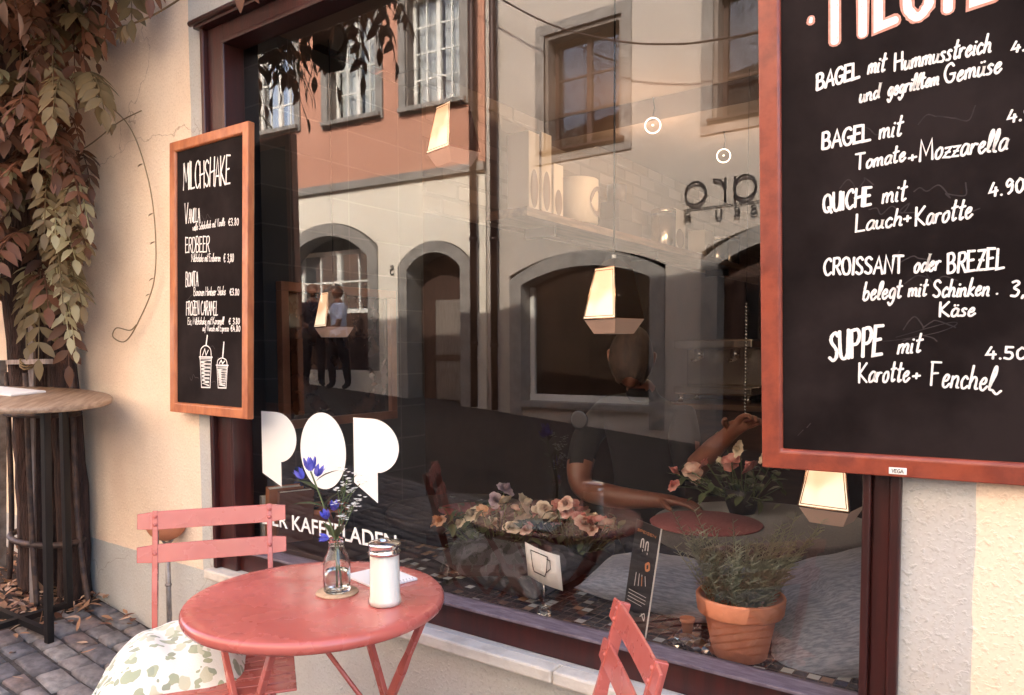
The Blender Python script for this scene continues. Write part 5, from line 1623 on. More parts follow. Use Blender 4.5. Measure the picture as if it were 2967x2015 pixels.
ck.stroke([(-.040, .05), (-.030, .062), (-.028, .045), (-.038, .06)], .003); ck.stroke([(.018, .05), (.032, .062), (.034, .045), (.022, .058)], .003)
for c_, m_ in ((ck, M_PRN), (co2, M_PRO)):
    rx = Matrix.Rotation(R(-6), 3, 'X')
    for q in range(len(c_.mb.v)):
        v_ = Vector(c_.mb.v[q]); w_ = rx @ Vector((v_.x, -.0018 + v_.y, v_.z - .145)); c_.mb.v[q] = (w_.x, w_.y, w_.z + .145)
    c_.build('print', m_, tn)

tn.rotation_euler = (0, R(5), R(-22))
# tiny pot and shiny pebbles
tp = empty('tiny_pot', (-.757, .215, BZ), 0, 'thimble-sized clay pot beside the rosemary on the mosaic', 'pot')
mb = MB(); mb.lathe([(0, 0), (.012, 0), (.016, .030), (.019, .031), (.020, .040), (.017, .040), (.015, .034), (0, .032)], (0, 0, 0), 20); mb.build('pot', M_TPOT, tp)
M_SILV = mat('silver_nugget', (0.70, 0.66, 0.60), 0.16, metal=1.0)
rr = random.Random(77)
for k, (x, y, s) in enumerate(((-.722, .126, .026), (-.690, .105, .024), (-.665, .110, .020), (-.742, .110, .017), (-.700, .145, .018))):
    bm = bmesh.new(); bmesh.ops.create_icosphere(bm, subdivisions=2, radius=s)
    for v_ in bm.verts: v_.co = Vector((v_.co.x*1.3, v_.co.y, v_.co.z*.7))*(1 + rr.uniform(-.16, .16))
    me = bpy.data.meshes.new('silver_pebble'); bm.to_mesh(me); bm.free(); me.materials.append(M_SILV)
    o = link_mesh('silver_pebble', me); o.location = (x, y, BZ + s*.62); o.rotation_euler = (0, 0, k*1.1)
    tag(o, 'shiny silver pebble in the heap beside the rosemary pot', 'pebble', 'silver pebbles beside the rosemary pot')

# roses
M_ROSE = {k: mat('rose_' + k, a, .6, col2=b_, nscale=1.6, lo=.42, hi=.58) for k, a, b_ in (('peach', (0.72, 0.36, 0.19), (0.80, 0.52, 0.34)), ('cream', (0.70, 0.58, 0.40), (0.78, 0.68, 0.52)), ('pink', (0.62, 0.20, 0.17), (0.74, 0.38, 0.32)), ('blush', (0.72, 0.42, 0.32), (0.80, 0.60, 0.48)), ('mauve', (0.38, 0.27, 0.31), (0.52, 0.42, 0.44)))}
def rose_mesh(seed, n=24):
    rr_ = random.Random(seed); mb = MB()
    for k in range(n):
        f = k/(n-1)
        an = k*2.399; r_ = .13 + .50*f; open_ = .04 + .95*f**1.8; hgt = 1.06 - .36*f; wd = .75 + .45*f
        vs = []
        for i in range(5):
            u = i/4
            for j in range(5):
                w_ = (j - 2)/2
                wid = wd*(math.sin(math.pi*(.18 + .66*u)))*w_*.72
                rad = r_*(.30 + 1.05*math.sin(u*1.9)*.72) + open_*.55*u**3
                z = hgt*u*(1 - .32*f) - .22*max(0, u-.72)*f*3.2 - .10*abs(w_)*u + rr_.uniform(-.02, .02)
                a2 = an + wid/max(rad, .18)
                vs.append((rad*math.cos(a2), rad*math.sin(a2), z))
        mb.add(vs, [(i*5+j, i*5+j+1, (i+1)*5+j+1, (i+1)*5+j) for i in range(4) for j in range(4)], 0, True)
    return mb
ROSE_ME = {}
for k, m_ in M_ROSE.items():
    o = rose_mesh(hash(k) % 7 if False else len(k)).build('rose_bloom', m_)
    ROSE_ME[k] = o.data; bpy.data.objects.remove(o)
def bouquet(name, c, label, cat, pot, blooms, leafbox, nleaf_, seed):
    t = empty(name, c, 0, label, cat)
    rr_ = random.Random(seed); C_ = Vector(c)
    if pot: pot(t)
    sm_, lf_ = MB(), MB()
    for (p, k, s) in blooms:
        q = Vector(p) - C_
        o = link_mesh('rose_bloom', ROSE_ME[k], t)
        o.location = q; o.scale = (s*1.15, s*1.15, s*1.15)
        o.rotation_euler = (R(rr_.uniform(25, 75)), R(rr_.uniform(-35, 35)), rr_.uniform(0, 6))
        base = Vector((q.x*.35 + rr_.uniform(-.03, .03), q.y*.4, .06))
        sm_.tube([base, (base + q)/2 + Vector((q.x*.1, 0, .01)), q], .0022, 5)
        for j in range(4):
            an = j*1.57 + rr_.random()
            leaf(lf_, q + Vector((0, 0, -.004)), (math.cos(an), math.sin(an), -.2), .55*s + .012, .010, bend=-.3)
    x0, x1, y0, y1, z0, z1 = leafbox
    for k in range(nleaf_):
        p = Vector((rr_.uniform(x0, x1), rr_.uniform(y0, y1), z0 + (z1-z0)*rr_.random()**1.3)) - C_
        leaf(lf_, p, (rr_.uniform(-1, 1), rr_.uniform(-1.2, .4), rr_.uniform(-.5, .7)), rr_.uniform(.03, .055), rr_.uniform(.02, .032), bend=rr_.uniform(.0, .5))
        if k % 2 == 0:
            sm_.tube([Vector((p.x*.4, p.y*.5, .05)), p], .0014, 4, cap=False)
    sm_.build('stems', M_STEM, t); lf_.build('leaves', M_GLEAF, t)
    return t
M_DPOT = mat('black_planter', (0.012, 0.010, 0.010), .45)
def pot_box(w_, d_, h):
    def f(t):
        mb = MB(); mb.b2(-w_/2, w_/2, -d_/2, d_/2, 0, h-.004); mb.tube([(-w_/2, -d_/2, h), (w_/2, -d_/2, h), (w_/2, d_/2, h), (-w_/2, d_/2, h), (-w_/2, -d_/2, h)], .005, 6)
        mb.build('planter', M_DPOT, t, bevel=.006)
    return f
def pot_round(r, h):
    def f(t):
        mb = MB(); mb.lathe([(0, 0), (r*.7, 0), (r*.95, h*.5), (r, h), (r*.93, h), (r*.85, h*.6), (0, h*.4)], (0, 0, 0), 28); mb.build('vase', M_DPOT, t)
    return f
bouquet('rose_planter', (-1.50, .40, BZ), 'peach and cream roses with dark leaves in a long black planter', 'flowers', pot_box(.36, .13, .09),
        [((-1.715, .33, .690), 'peach', .030), ((-1.665, .34, .665), 'peach', .018), ((-1.565, .33, .735), 'cream', .028), ((-1.70, .32, .70), 'peach', .02), ((-1.435, .33, .835), 'mauve', .026), ((-1.47, .33, .80), 'mauve', .022), ((-1.365, .33, .800), 'cream', .030), ((-1.352, .32, .752), 'cream', .024), ((-1.40, .34, .775), 'blush', .017), ((-1.345, .33, .715), 'blush', .019), ((-1.44, .34, .755), 'mauve', .016), ((-1.61, .32, .70), 'cream', .022), ((-1.52, .32, .76), 'peach', .02), ((-1.48, .32, .725), 'cream', .021), ((-1.39, .31, .72), 'cream', .024), ((-1.42, .32, .80), 'cream', .022)],
        (-1.68, -1.32, .27, .44, .63, .79), 95, 1)
rr = random.Random(9)
bl2 = []
for k in range(36):
    x = rr.uniform(-1.46, -1.15); mid_ = 1 - abs(x + 1.31)/.17
    bl2.append(((x, rr.uniform(.48, .60), .690 + rr.uniform(0, .035) + .065*max(0, mid_)*rr.random()), rr.choice(['pink', 'blush', 'blush', 'cream', 'pink']), rr.uniform(.017, .028)))
bouquet('spray_rose_bowl', (-1.30, .56, BZ), 'low bowl crowded with small pink and blush spray roses', 'flowers', pot_round(.13, .085), bl2, (-1.47, -1.14, .46, .64, .64, .73), 60, 2)
bouquet('rose_vase', (-.86, .93, .727), 'pink and cream roses in a dark vase on the grey cafe table', 'flowers', pot_round(.06, .085),
        [((-1.085, .86, .855), 'pink', .022), ((-1.07, .85, .808), 'pink', .024), ((-1.005, .84, .866), 'blush', .032), ((-.955, .85, .898), 'pink', .024), ((-.92, .86, .905), 'cream', .020), ((-.87, .85, .91), 'pink', .028), ((-.905, .87, .985), 'cream', .030), ((-.845, .86, .955), 'cream', .024), ((-.80, .85, .895), 'pink', .028), ((-.76, .87, .93), 'cream', .022), ((-1.02, .9, .83), 'blush', .018)],
        (-1.06, -.72, .84, 1.0, .77, .90), 80, 3)
# sprouting plant in a terracotta pot at the left
dp = empty('bushy_plant', (-2.29, .315, .577), 0, 'dark bushy plant in a terracotta pot behind the shop name', 'potted plant')
mb = MB(); mb.lathe([(0, 0), (.055, 0), (.08, .085), (.088, .086), (.090, .112), (.082, .112), (.078, .09), (0, .085)], (0, 0, 0), 32); mb.build('pot', M_TPOT, dp)
lf_ = MB()
for k in range(150):
    a = rr.uniform(0, 6.28); r_ = .13*math.sqrt(rr.random()); z = .10 + .12*rr.random()
    leaf(lf_, (r_*math.cos(a) - .02, r_*math.sin(a)*.8, z), (math.cos(a), math.sin(a) - .3, rr.uniform(-.2, .8)), rr.uniform(.035, .06), rr.uniform(.014, .024), bend=rr.uniform(0, .5))
lf_.build('leaves', leafmat('dusky_leaf', (0.030, 0.022, 0.016), (0.06, 0.045, 0.03)), dp)
# books and a bottle at the left end
for k, (x, w_, h, d_, col_, lean, lab) in enumerate(((-2.405, .035, .165, .12, (0.60, 0.58, 0.52), 2, 'white book leaning at the left end of the window'), (-2.362, .045, .205, .13, (0.36, 0.135, 0.055), 6, 'thick orange-brown book standing beside the white one'), (-2.30, .028, .20, .13, (0.14, 0.05, 0.03), 9, 'dark brown book leaning against the orange-brown book'))):
    b_ = empty('book', (x, .17, .577), 0, lab, 'book')
    b_.rotation_euler = (0, R(lean), R(-20))
    mb = MB(); mb.b2(-w_/2, -w_/2+.003, -d_/2, d_/2, 0, h); mb.b2(w_/2-.003, w_/2, -d_/2, d_/2, 0, h); mb.b2(-w_/2+.003, w_/2-.003, -d_/2, -d_/2+.003, 0, h)
    mb.build('cover', mat('book_cover', col_, .6), b_, bevel=.001)
    mb = MB(); mb.b2(-w_/2+.0031, w_/2-.0031, -d_/2+.0032, d_/2-.005, .004, h-.004); mb.build('pages', M_PAPER, b_)
bt_ = empty('blue_bottle', (-2.40, .27, .577), 0, 'slim dark blue glass bottle behind the books', 'bottle')
mb = MB(); mb.lathe([(0, 0), (.028, 0), (.03, .01), (.03, .17), (.012, .21), (.012, .26), (0, .26)], (0, 0, 0), 24); mb.build('bottle', mat('blue_bottle_glass', (0.05, 0.06, 0.16), .12, coat=.5), bt_)

# pendant lamps
M_COPPER = mat('polished_copper_gold', (0.70, 0.42, 0.26), 0.22, metal=1.0, bump=.10, bscale=10, bdist=.004)
M_SMOKEP = glass_sheet('smoked_panel', .10, (.30, .20, .16), .35)
M_OPAL = mat('opal_glow_panel', (0.80, 0.66, 0.50), .12, coat=.4, bump=.08, bscale=14, bdist=.004)
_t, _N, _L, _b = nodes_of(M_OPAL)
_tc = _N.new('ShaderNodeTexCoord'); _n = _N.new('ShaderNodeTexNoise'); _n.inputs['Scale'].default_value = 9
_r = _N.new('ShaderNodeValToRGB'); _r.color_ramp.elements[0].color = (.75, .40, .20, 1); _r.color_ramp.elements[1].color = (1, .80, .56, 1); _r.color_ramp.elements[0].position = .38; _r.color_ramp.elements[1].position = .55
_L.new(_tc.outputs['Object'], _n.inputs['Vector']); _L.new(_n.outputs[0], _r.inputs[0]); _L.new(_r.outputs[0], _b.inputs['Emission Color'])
_b.inputs['Emission Strength'].default_value = 0.15  # emission put into the street-side face alone, no bulb inside
M_FROST = mat('frosted_peach', (0.45, 0.31, 0.25), .3, coat=.3)
M_FROST.node_tree.nodes['Principled BSDF'].inputs['Emission Color'].default_value = (1, .62, .45, 1)
M_FROST.node_tree.nodes['Principled BSDF'].inputs['Emission Strength'].default_value = .014  # slight emission put in to lift the tone of the lower part
M_SMOKE = glass_sheet('smoked_glass', .12, (.62, .50, .44), .4)
def pendant(c, s, ztop_cord, rz, lab):
    """c: centre of the widest rim"""
    t = empty('pendant_lamp', c, rz, lab, 'lamp', 'copper pendant lamps along the window')
    mb = MB()
    def sq(h, z): return [(-h, -h, z), (h, -h, z), (h, h, z), (-h, h, z)]
    a, b_ = .067*s, .041*s
    H_ = .158*s
    vs = sq(a, 0) + sq(b_, H_)
    mb.add(vs, [(0, 1, 5, 4), (1, 2, 6, 5), (2, 3, 7, 6), (3, 0, 4, 7)])
    mb.f = mb.f[1:]; mb.m = mb.m[1:]; mb.sm = mb.sm[1:]
    o = mb.build('shade', M_COPPER, t)
    md = o.modifiers.new('thick', 'SOLIDIFY'); md.thickness = .003; md.offset = -1
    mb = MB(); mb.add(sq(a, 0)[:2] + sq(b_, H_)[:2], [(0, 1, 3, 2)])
    pn = mb.build('glow_panel', M_OPAL, t)
    ed_ = MB(); c4 = [Vector(q) for q in (sq(a, 0)[0], sq(a, 0)[1], sq(b_, H_)[1], sq(b_, H_)[0])]; cc_ = sum(c4, Vector())/4
    for q in range(4):
        p_, r_ = [cc_ + (v_ - cc_)*.90 + Vector((0, -.0035, 0)) for v_ in (c4[q], c4[(q+1) % 4])]
        ed_.tube([p_, r_], .0011, 6)
    for q in range(4): ed_.tube([c4[q], c4[(q+1) % 4]], .0030, 6)
    ed_.build('edge_trim', M_COPPER, t)
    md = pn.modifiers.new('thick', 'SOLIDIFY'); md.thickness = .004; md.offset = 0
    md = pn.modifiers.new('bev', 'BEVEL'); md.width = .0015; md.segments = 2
    mb = MB(); mb.add(sq(a*.99, -.001) + sq(.044*s, -.046*s), [(0, 1, 5, 4), (1, 2, 6, 5), (2, 3, 7, 6), (3, 0, 4, 7), (4, 5, 6, 7)]); mb.build('diffuser', M_FROST, t)
    mb = MB(); mb.add(sq(b_*1.02, H_+.0005) + sq(.012*s, H_+.030*s), [(0, 1, 5, 4), (1, 2, 6, 5), (2, 3, 7, 6), (3, 0, 4, 7), (4, 5, 6, 7), (3, 2, 1, 0)]); mb.build('cap', M_DKWOOD, t)
    mb = MB(); mb.tube([(0, 0, H_+.030*s), (0, 0, H_+.042*s)], .007*s, 10); mb.build('socket', M_WHITE, t)
    mb = MB(); mb.tube([(0, 0, H_+.042*s), (0, 0, ztop_cord - c[2])], .003, 6); mb.build('cord', M_BLACK, t)
    return t
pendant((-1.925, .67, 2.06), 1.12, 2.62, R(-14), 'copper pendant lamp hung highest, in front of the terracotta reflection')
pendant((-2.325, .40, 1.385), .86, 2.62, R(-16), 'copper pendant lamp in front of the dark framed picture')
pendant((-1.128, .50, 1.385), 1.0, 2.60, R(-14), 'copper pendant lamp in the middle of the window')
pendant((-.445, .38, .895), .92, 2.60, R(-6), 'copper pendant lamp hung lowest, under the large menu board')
sp = empty('loudspeaker', (-2.58, -.50, 2.62), R(-10), 'small black outdoor loudspeaker on an arm above the window, mirrored in the glass', 'loudspeaker')
mb = MB(); mb.box((0, 0, -.02), (.11, .12, .17), (R(12), 0, 0)); mb.build('box', M_BLACK, sp, bevel=.02, seg=4)
mb = MB(); mb.tube([(.04 + .06*math.sin(a), .02, .0 + .06*math.cos(a)) for a in [i*math.pi/10 for i in range(11)]], .007, 8); mb.build('cable_loop', M_BLACK, sp)
mb = MB(); mb.tube([(0, .05, .02), (-.03, .30, .08), (-.088, .50, .08)], .012, 8); mb.build('arm', M_BLACK, sp)

# picture on the tiled pier
pc = empty('framed_picture', (-2.449, .53, .985), 0, 'dark framed picture under glass hanging on the dark grey tiles', 'picture')
mb = MB(); yy = .31; zz = .575; f_ = .035
for (a, b_, c_, d_) in ((-yy, yy, 0, f_), (-yy, yy, zz-f_, zz), (-yy, -yy+f_, f_, zz-f_), (yy-f_, yy, f_, zz-f_)): mb.b2(.0, .035, a, b_, c_, d_)
mb.build('frame', mat('copper_brown_frame', (0.24, 0.105, 0.06), .45, col2=(0.15, 0.06, 0.035), nscale=5), pc, bevel=.003)
mb = MB(); mb.b2(.002, .012, -yy+f_, yy-f_, f_, zz-f_)
mb.build('picture', mat('dark_picture', (0.018, 0.010, 0.008), 0.12, col2=(0.07, 0.03, 0.02), nscale=9, lo=.5, hi=.75), pc)

# shelf on the brick wall with its goods
shf = empty('wall_shelf', (-2.45, 0, 2.02), 0, 'long dark wooden shelf on the pale brick side wall', 'shelf')
mb = MB(); mb.b2(0, .26, 1.55, 5.4, -.045, 0); mb.build('board', mat('shelf_wood', (0.22, 0.13, 0.09), .6, col2=(0.13, 0.075, 0.05), nscale=3, stretch=(9, 1, 9)), shf)
mb = MB()
for y in (1.9, 3.2, 4.6): mb.b2(.001, .2, y, y+.02, -.10, -.0455); 
build_each(mb, 'bracket', M_BLKSTEEL, shf)
M_CARTON = mat('cream_carton', (0.62, 0.52, 0.43), .7); M_DOT = mat('taupe_print', (0.22, 0.15, 0.12), .7)
def box_item(y, h, w_, lab, dot=True):
    t = empty('carton', (-2.33, y, 2.0205), 0, lab, 'carton')
    mb = MB(); mb.b2(-.07, .07, -w_/2, w_/2, 0, h); mb.build('box', M_CARTON, t, bevel=.003)
    if dot:
        mb = MB(); mb.add([(.0712, w_*.36*math.cos(a), h*.30 + h*.24*math.sin(a)) for a in [i*math.pi/12 for i in range(24)]], [list(range(24))]); mb.build('printed_oval', M_DOT, t)
for y, h, w_, lab in ((1.72, .42, .10, 'tallest cream carton at the left end of the shelf'), (1.84, .44, .10, 'cream carton second from the left end of the shelf'), (1.96, .30, .10, 'shorter cream carton next to the giant mug'), (3.62, .30, .20, 'cream carton with dark disc above the steel canister'), (4.2, .22, .20, 'cream carton with dark disc at the right of the shelf')):
    box_item(y, h, w_, lab)
mg = empty('giant_mug', (-2.30, 2.22, 2.0205), 0, 'oversized cream mug with a dark round label on the shelf', 'mug')
mb = MB(); mb.lathe([(0, 0), (.115, 0), (.125, .01), (.128, .26), (.120, .265), (.112, .25), (.11, .02), (0, .02)], (0, 0, 0), 32); mb.build('body', M_CARTON, mg)
mb = MB(); mb.add([(.1293*math.cos(.28*math.cos(a)*2.0 + .15), .1293*math.sin(.28*math.cos(a)*2.0 + .15), .13 + .085*math.sin(a)) for a in [i*math.pi/16 for i in range(32)]], [list(range(32))])
for q in range(len(mb.v)): mb.v[q] = tuple(Vector(mb.v[q]) * 1.004 if False else Vector(mb.v[q]))
lbl = mb.build('label', M_DOT, mg); lbl.scale = (1.03, 1.03, 1)
gr = empty('coffee_grinder', (-2.32, 2.78, 2.0205), 0, 'dark coffee grinder with stacked hopper on the shelf', 'grinder')
mb = MB(); mb.b2(-.09, .09, -.16, .16, 0, .10); mb.b2(-.07, .07, -.12, .06, .101, .22); mb.build('body', mat('grinder_dark', (0.10, 0.075, 0.065), .5), gr, bevel=.006)
mb = MB(); mb.lathe([(.03, .221), (.06, .225), (.065, .33), (0, .335)], (0, -.03, 0), 16); mb.build('hopper', mat('grinder_hopper', (0.13, 0.09, 0.08), .4), gr)
M_STEEL = mat('brushed_steel', (0.62, 0.55, 0.48), .25, metal=1.0)
for y, h, lab in ((3.42, .27, 'tall steel canister on the shelf beside the grinder'), (4.48, .20, 'second steel canister, towards the right end of the shelf'), (4.75, .24, 'last steel canister on the shelf')):
    t = empty('steel_canister', (-2.30, y, 2.0205), 0, lab, 'canister')
    mb = MB(); mb.lathe([(0, 0), (.085, 0), (.087, .004), (.087, h-.02), (0, h-.02)], (0, 0, 0), 28); mb.build('body', M_STEEL, t)
    mb = MB(); mb.lathe([(.0885, h-.03), (.0885, h), (.08, h+.006), (0, h+.008)], (0, 0, 0), 28); mb.build('lid', M_STEEL, t)

# bar counter, coffee machine and bottle rack at the back
ctr = empty('bar_counter', (-1.75, 3.95, -.2), 0, 'dark wooden bar counter deep inside the cafe', 'counter')
mb = MB(); mb.b2(-.6, 1.9, -.3, .3, 0, 1.06); mb.build('body', M_DKWOOD, ctr)
mb = MB(); mb.b2(-.63, 1.93, -.34, .33, 1.061, 1.10); mb.build('worktop', mat('worktop', (0.13, 0.07, 0.045), .35), ctr, bevel=.004)
cm = empty('espresso_machine', (-2.05, 3.92, .9005), 0, 'chrome espresso machine on the bar counter', 'coffee machine')
mb = MB(); mb.b2(-.30, .30, -.20, .22, .06, .12); mb.b2(-.30, .30, .05, .22, .121, .40); mb.b2(-.30, .30, -.20, .22, .401, .47); mb.build('body', M_STEEL, cm, bevel=.012)
mb = MB()
for x in (-.14, .14): mb.tube([(x, -.09, .40), (x, -.09, .33)], .035, 14); mb.tube([(x, -.09, .325), (x, -.26, .31)], .012, 8)
for x in (-.26, .26):
    for y in (-.15, .17): mb.tube([(x, y, 0), (x, y, .06)], .02, 8)
mb.build('group_head', M_CHROME, cm)
rk = empty('bottle_rack', (-1.4, 6.0, -.2), 0, 'tall dark shelves with boxes and jars on the back wall', 'shelves')
mb = MB()
for z in (.5, .95, 1.4, 1.85, 2.3): mb.b2(-1.0, 2.6, -.15, .19, z, z+.03)
for x in (-1.0, .2, 1.4, 2.57): mb.b2(x, x+.03, -.151, .19, .03, 2.4)
mb.build('shelf_frame', M_DKWOOD, rk)
rr = random.Random(41)
gm = [mat('pack_%d' % i, c, .6) for i, c in enumerate(((.38, .22, .12), (.48, .38, .28), (.12, .05, .03), (.30, .10, .05), (.20, .16, .12)))]
for z in (.53, .98, 1.43, 1.88):
    x = -.9
    while x < 1.2:
        w_ = rr.uniform(.08, .16); h = rr.uniform(.12, .30)
        mb = MB()
        isb = rr.random() < .5
        if isb: mb.b2(-w_/2, w_/2, -.06, .06, 0, h)
        else: mb.lathe([(0, 0), (w_*.42, 0), (w_*.42, h*.75), (w_*.2, h*.85), (w_*.2, h), (0, h)], (0, 0, 0), 14)
        gi = rr.randrange(5); kk = globals().setdefault('SHELF_N', {}); kk[z] = kk.get(z, 0) + 1
        o = mb.build('storage_pack' if isb else 'storage_jar', gm[gi], loc=(-1.4 + x + w_/2, 5.98, z - .2 + .0005))
        tag(o, '%s %s, number %d along the %s shelf at the back of the cafe' % (('tan', 'cream', 'dark brown', 'rust red', 'grey')[gi], 'pack' if isb else 'jar', kk[z], {.53: 'lowest', .98: 'second', 1.43: 'third', 1.88: 'top'}[z]), 'pack' if isb else 'jar', 'packs and jars on the back shelves')
        x += w_ + rr.uniform(.03, .18)
bc = empty('bead_chain', (-1.215, 2.0, 1.52), 0, 'string of shiny silver beads hanging beside the big menu board', 'bead chain')
mb = MB(); mb.tube([(0, 0, 0), (0, 0, 1.1)], .0012, 5); mb.build('thread', M_BLACK, bc)
mb = MB()
for k in range(34): mb.lathe([(0, -.007), (.0055, -.004), (.007, 0), (.0055, .004), (0, .007)], (0, 0, -.01 - k*.0165), 8)
mb.build('beads', M_CHROME, bc)
mb = MB(); mb.lathe([(.0, 0), (.019, 0), (.019, .0006), (0, .0006)], (0, 0, 0), 28); mb.lathe([(.0195, 0), (.0245, 0), (.0245, .0007), (.0195, .0007)], (0, 0, 0), 28, 1)
o = mb.build('round_sticker', [mat('grey_sticker', (0.12, 0.10, 0.095), .6), M_BLACK], frame, loc=(-.992, .0600, 1.107), rot=(R(90), 0, 0))

cbm = MB(); cbm.tube(catmull([(-6.8, -6.45, 6.5), (-6.11, -6.5, 5.98), (-5.55, -6.5, 5.59), (-5.06, -6.5, 5.31), (-4.33, -6.5, 5.0), (-3.74, -6.5, 4.83), (-3.19, -6.5, 4.74), (-2.0, -6.5, 4.7), (0, -6.5, 4.9), (3, -6.5, 5.6)], 8), .012, 6)
tag(cbm.build('overhead_cable', M_PIPE), 'dark cable sagging across the beige house front', 'cable')
# lit ceiling spots
M_LIT = emis('lit_bulb', (1.0, 0.86, 0.70), 0.28)
for k, (x, y, lab, e_) in enumerate(((-1.75, 2.08, 'lit ring-shaped ceiling spot nearer the window', 1.0), (-1.67, 2.90, 'lit ring-shaped ceiling spot deeper in the cafe', 1.0))):
    t = empty('ceiling_spot', (x, y, 2.47), 0, lab, 'ceiling light', 'ceiling spots')
    mb = MB(); mb.tube([(.040*math.cos(a), .012*math.sin(a)*0, .040*math.sin(a)) for a in [i*math.pi/14 for i in range(29)]], .0036, 8, cap=False)
    mb.tube([(0, 0, 0), (0, .001, .004)], .006, 8)
    o = mb.build('glowing_ring', M_LIT, t); o.rotation_euler = (0, 0, R(30))
    mb = MB(); mb.tube([(0, 0, .043), (0.01, 0, .09), (0, 0, .145)], .003, 6); mb.build('holder', M_BLKSTEEL, t)
    ld = bpy.data.lights.new('spot_lamp', 'POINT'); ld.energy = e_; ld.color = (1, .72, .46); ld.shadow_soft_size = .04
    lo_ = bpy.data.objects.new('spot_lamp', ld); COL.objects.link(lo_); lo_.parent = t; lo_.location = (0.0, -.06, -.22)

# ------------------------------------------------------------------ people
def skin_body(name, verts, edges, root, mats, pick, parent, sub=2):
    """one continuous body grown over a joint skeleton; verts: (x, y, z, radius)"""
    me = bpy.data.meshes.new(name)
    me.from_pydata([v_[:3] for v_ in verts], edges, [])
    o = bpy.data.objects.new(name, me); COL.objects.link(o)
    md = o.modifiers.new('skin', 'SKIN'); md.use_smooth_shade = True
    for i, v_ in enumerate(verts):
        sv = me.skin_vertices[0].data[i]
        r_ = v_[3]
        sv.radius = r_ if isinstance(r_, tuple) else (r_, r_)
        sv.use_root = (i == root)
    ss = o.modifiers.new('sub', 'SUBSURF'); ss.levels = sub; ss.render_levels = sub
    bpy.context.view_layer.update()
    dg = bpy.context.evaluated_depsgraph_get()
    m2 = bpy.data.meshes.new_from_object(o.evaluated_get(dg))
    bpy.data.objects.remove(o)
    m2.name = name; m2.materials.clear()
    for m_ in mats: m2.materials.append(m_)
    for p in m2.polygons:
        p.material_index = pick(p.center); p.use_smooth = True
    return link_mesh(name, m2, parent)
M_SKIN = mat('skin', (0.17, 0.066, 0.038), .42, col2=(0.20, 0.082, 0.05), nscale=12)
M_SKIN.node_tree.nodes['Principled BSDF'].inputs['Subsurface Weight'].default_value = .1
M_TEE = mat('black_cotton', (0.006, 0.004, 0.004), .9)
M_HAIR = mat('dark_hair', (0.022, 0.012, 0.008), .7, col2=(0.05, 0.026, 0.016), nscale=30, stretch=(1, 1, .15))
M_JEANS = mat('dark_trousers', (0.020, 0.018, 0.022), .9)

def head(parent, c, rot, skin, hair_m, s=1.0, long_hair=False):
    """head with face, ears and hair; looks along local -y; c: centre of the skull"""
    mb = MB(); nu, nv = 28, 20; vs = []
    for j in range(nv+1):
        th = math.pi*j/nv
        for i in range(nu):
            a = 2*math.pi*i/nu
            x = math.sin(th)*math.sin(a); y = -math.sin(th)*math.cos(a); z = math.cos(th)
            px, py, pz = .074*x, .093*y, .112*z
            if z < 0:                                   # jaw narrows
                k = -z; px *= 1 - .38*k*k; py *= 1 - .22*k
                if y < 0: py -= .012*k*(1-k)*2
            f = max(0, -y)
            front = f**3
            py -= .020*front*math.exp(-((pz+.018)/.020)**2)*math.exp(-(px/.011)**2)          # nose
            py -= .008*front*math.exp(-((pz-.004)/.02)**2)*math.exp(-(px/.009)**2)
            py += .008*front*math.exp(-((pz-.006)/.011)**2)*(math.exp(-((px-.031)/.013)**2) + math.exp(-((px+.031)/.013)**2))   # sockets
            py -= .006*front*math.exp(-((pz-.024)/.009)**2)*math.exp(-(px/.05)**2)           # brow
            py -= .005*front*math.exp(-((pz+.052)/.010)**2)*math.exp(-(px/.022)**2)          # lips
            py += .004*front*math.exp(-((pz+.0525)/.0025)**2)*math.exp(-(px/.024)**2)
            py -= .007*front*math.exp(-((pz+.088)/.014)**2)*math.exp(-(px/.022)**2)          # chin
            vs.append((px*s, py*s, pz*s))
    mb.add(vs, [(j*nu+i, j*nu+(i+1) % nu, (j+1)*nu+(i+1) % nu, (j+1)*nu+i) for j in range(nv) for i in range(nu)], 0, True)
    o = mb.build('head', skin, parent, weld=True, loc=c, rot=rot)
    e = MB()
    for sx in (-1, 1):
        e.lathe([(0, -.010*s), (.008*s, -.006*s), (.0105*s, 0), (.008*s, .006*s), (0, .010*s)], (sx*.031*s, -.079*s, .006*s), 12)
    build_each(e, 'eye', mat('eye', (.10, .06, .05), .2), o)
    er = MB()
    for sx in (-1, 1):
        er.tube(catmull([(sx*.073*s, -.002*s, -.022*s), (sx*.080*s, .006*s, -.012*s), (sx*.085*s, .018*s, .012*s), (sx*.080*s, .012*s, .024*s), (sx*.074*s, -.003*s, .018*s)], 4), .006*s, 8)
    build_each(er, 'ear', skin, o)
    h = MB(); vs = []; rr_ = random.Random(4); strand = [rr_.uniform(.97, 1.06) for _ in range(nu)]
    for j in range(nv+1):
        th = math.pi*.86*j/nv
        for i in range(nu):
            a = 2*math.pi*i/nu
            lim = 1.0
            x = math.sin(th)*math.sin(a); y = -math.sin(th)*math.cos(a); z = math.cos(th)
            fr_ = max(0, -y)
            zz_ = max(z, -.45 + 1.05*fr_**.6) if y < -.15 else max(z, -.92)
            k = strand[i] + rr_.uniform(0, .02)
            vs.append((.080*x*k*s, (.100*y*k + .004)*s, (.119*zz_*k + .004)*s))
    h.add(vs, [(j*nu+i, j*nu+(i+1) % nu, (j+1)*nu+(i+1) % nu, (j+1)*nu+i) for j in range(nv) for i in range(nu)], 0, True)
    h.build('hair', hair_m, o)
    return o

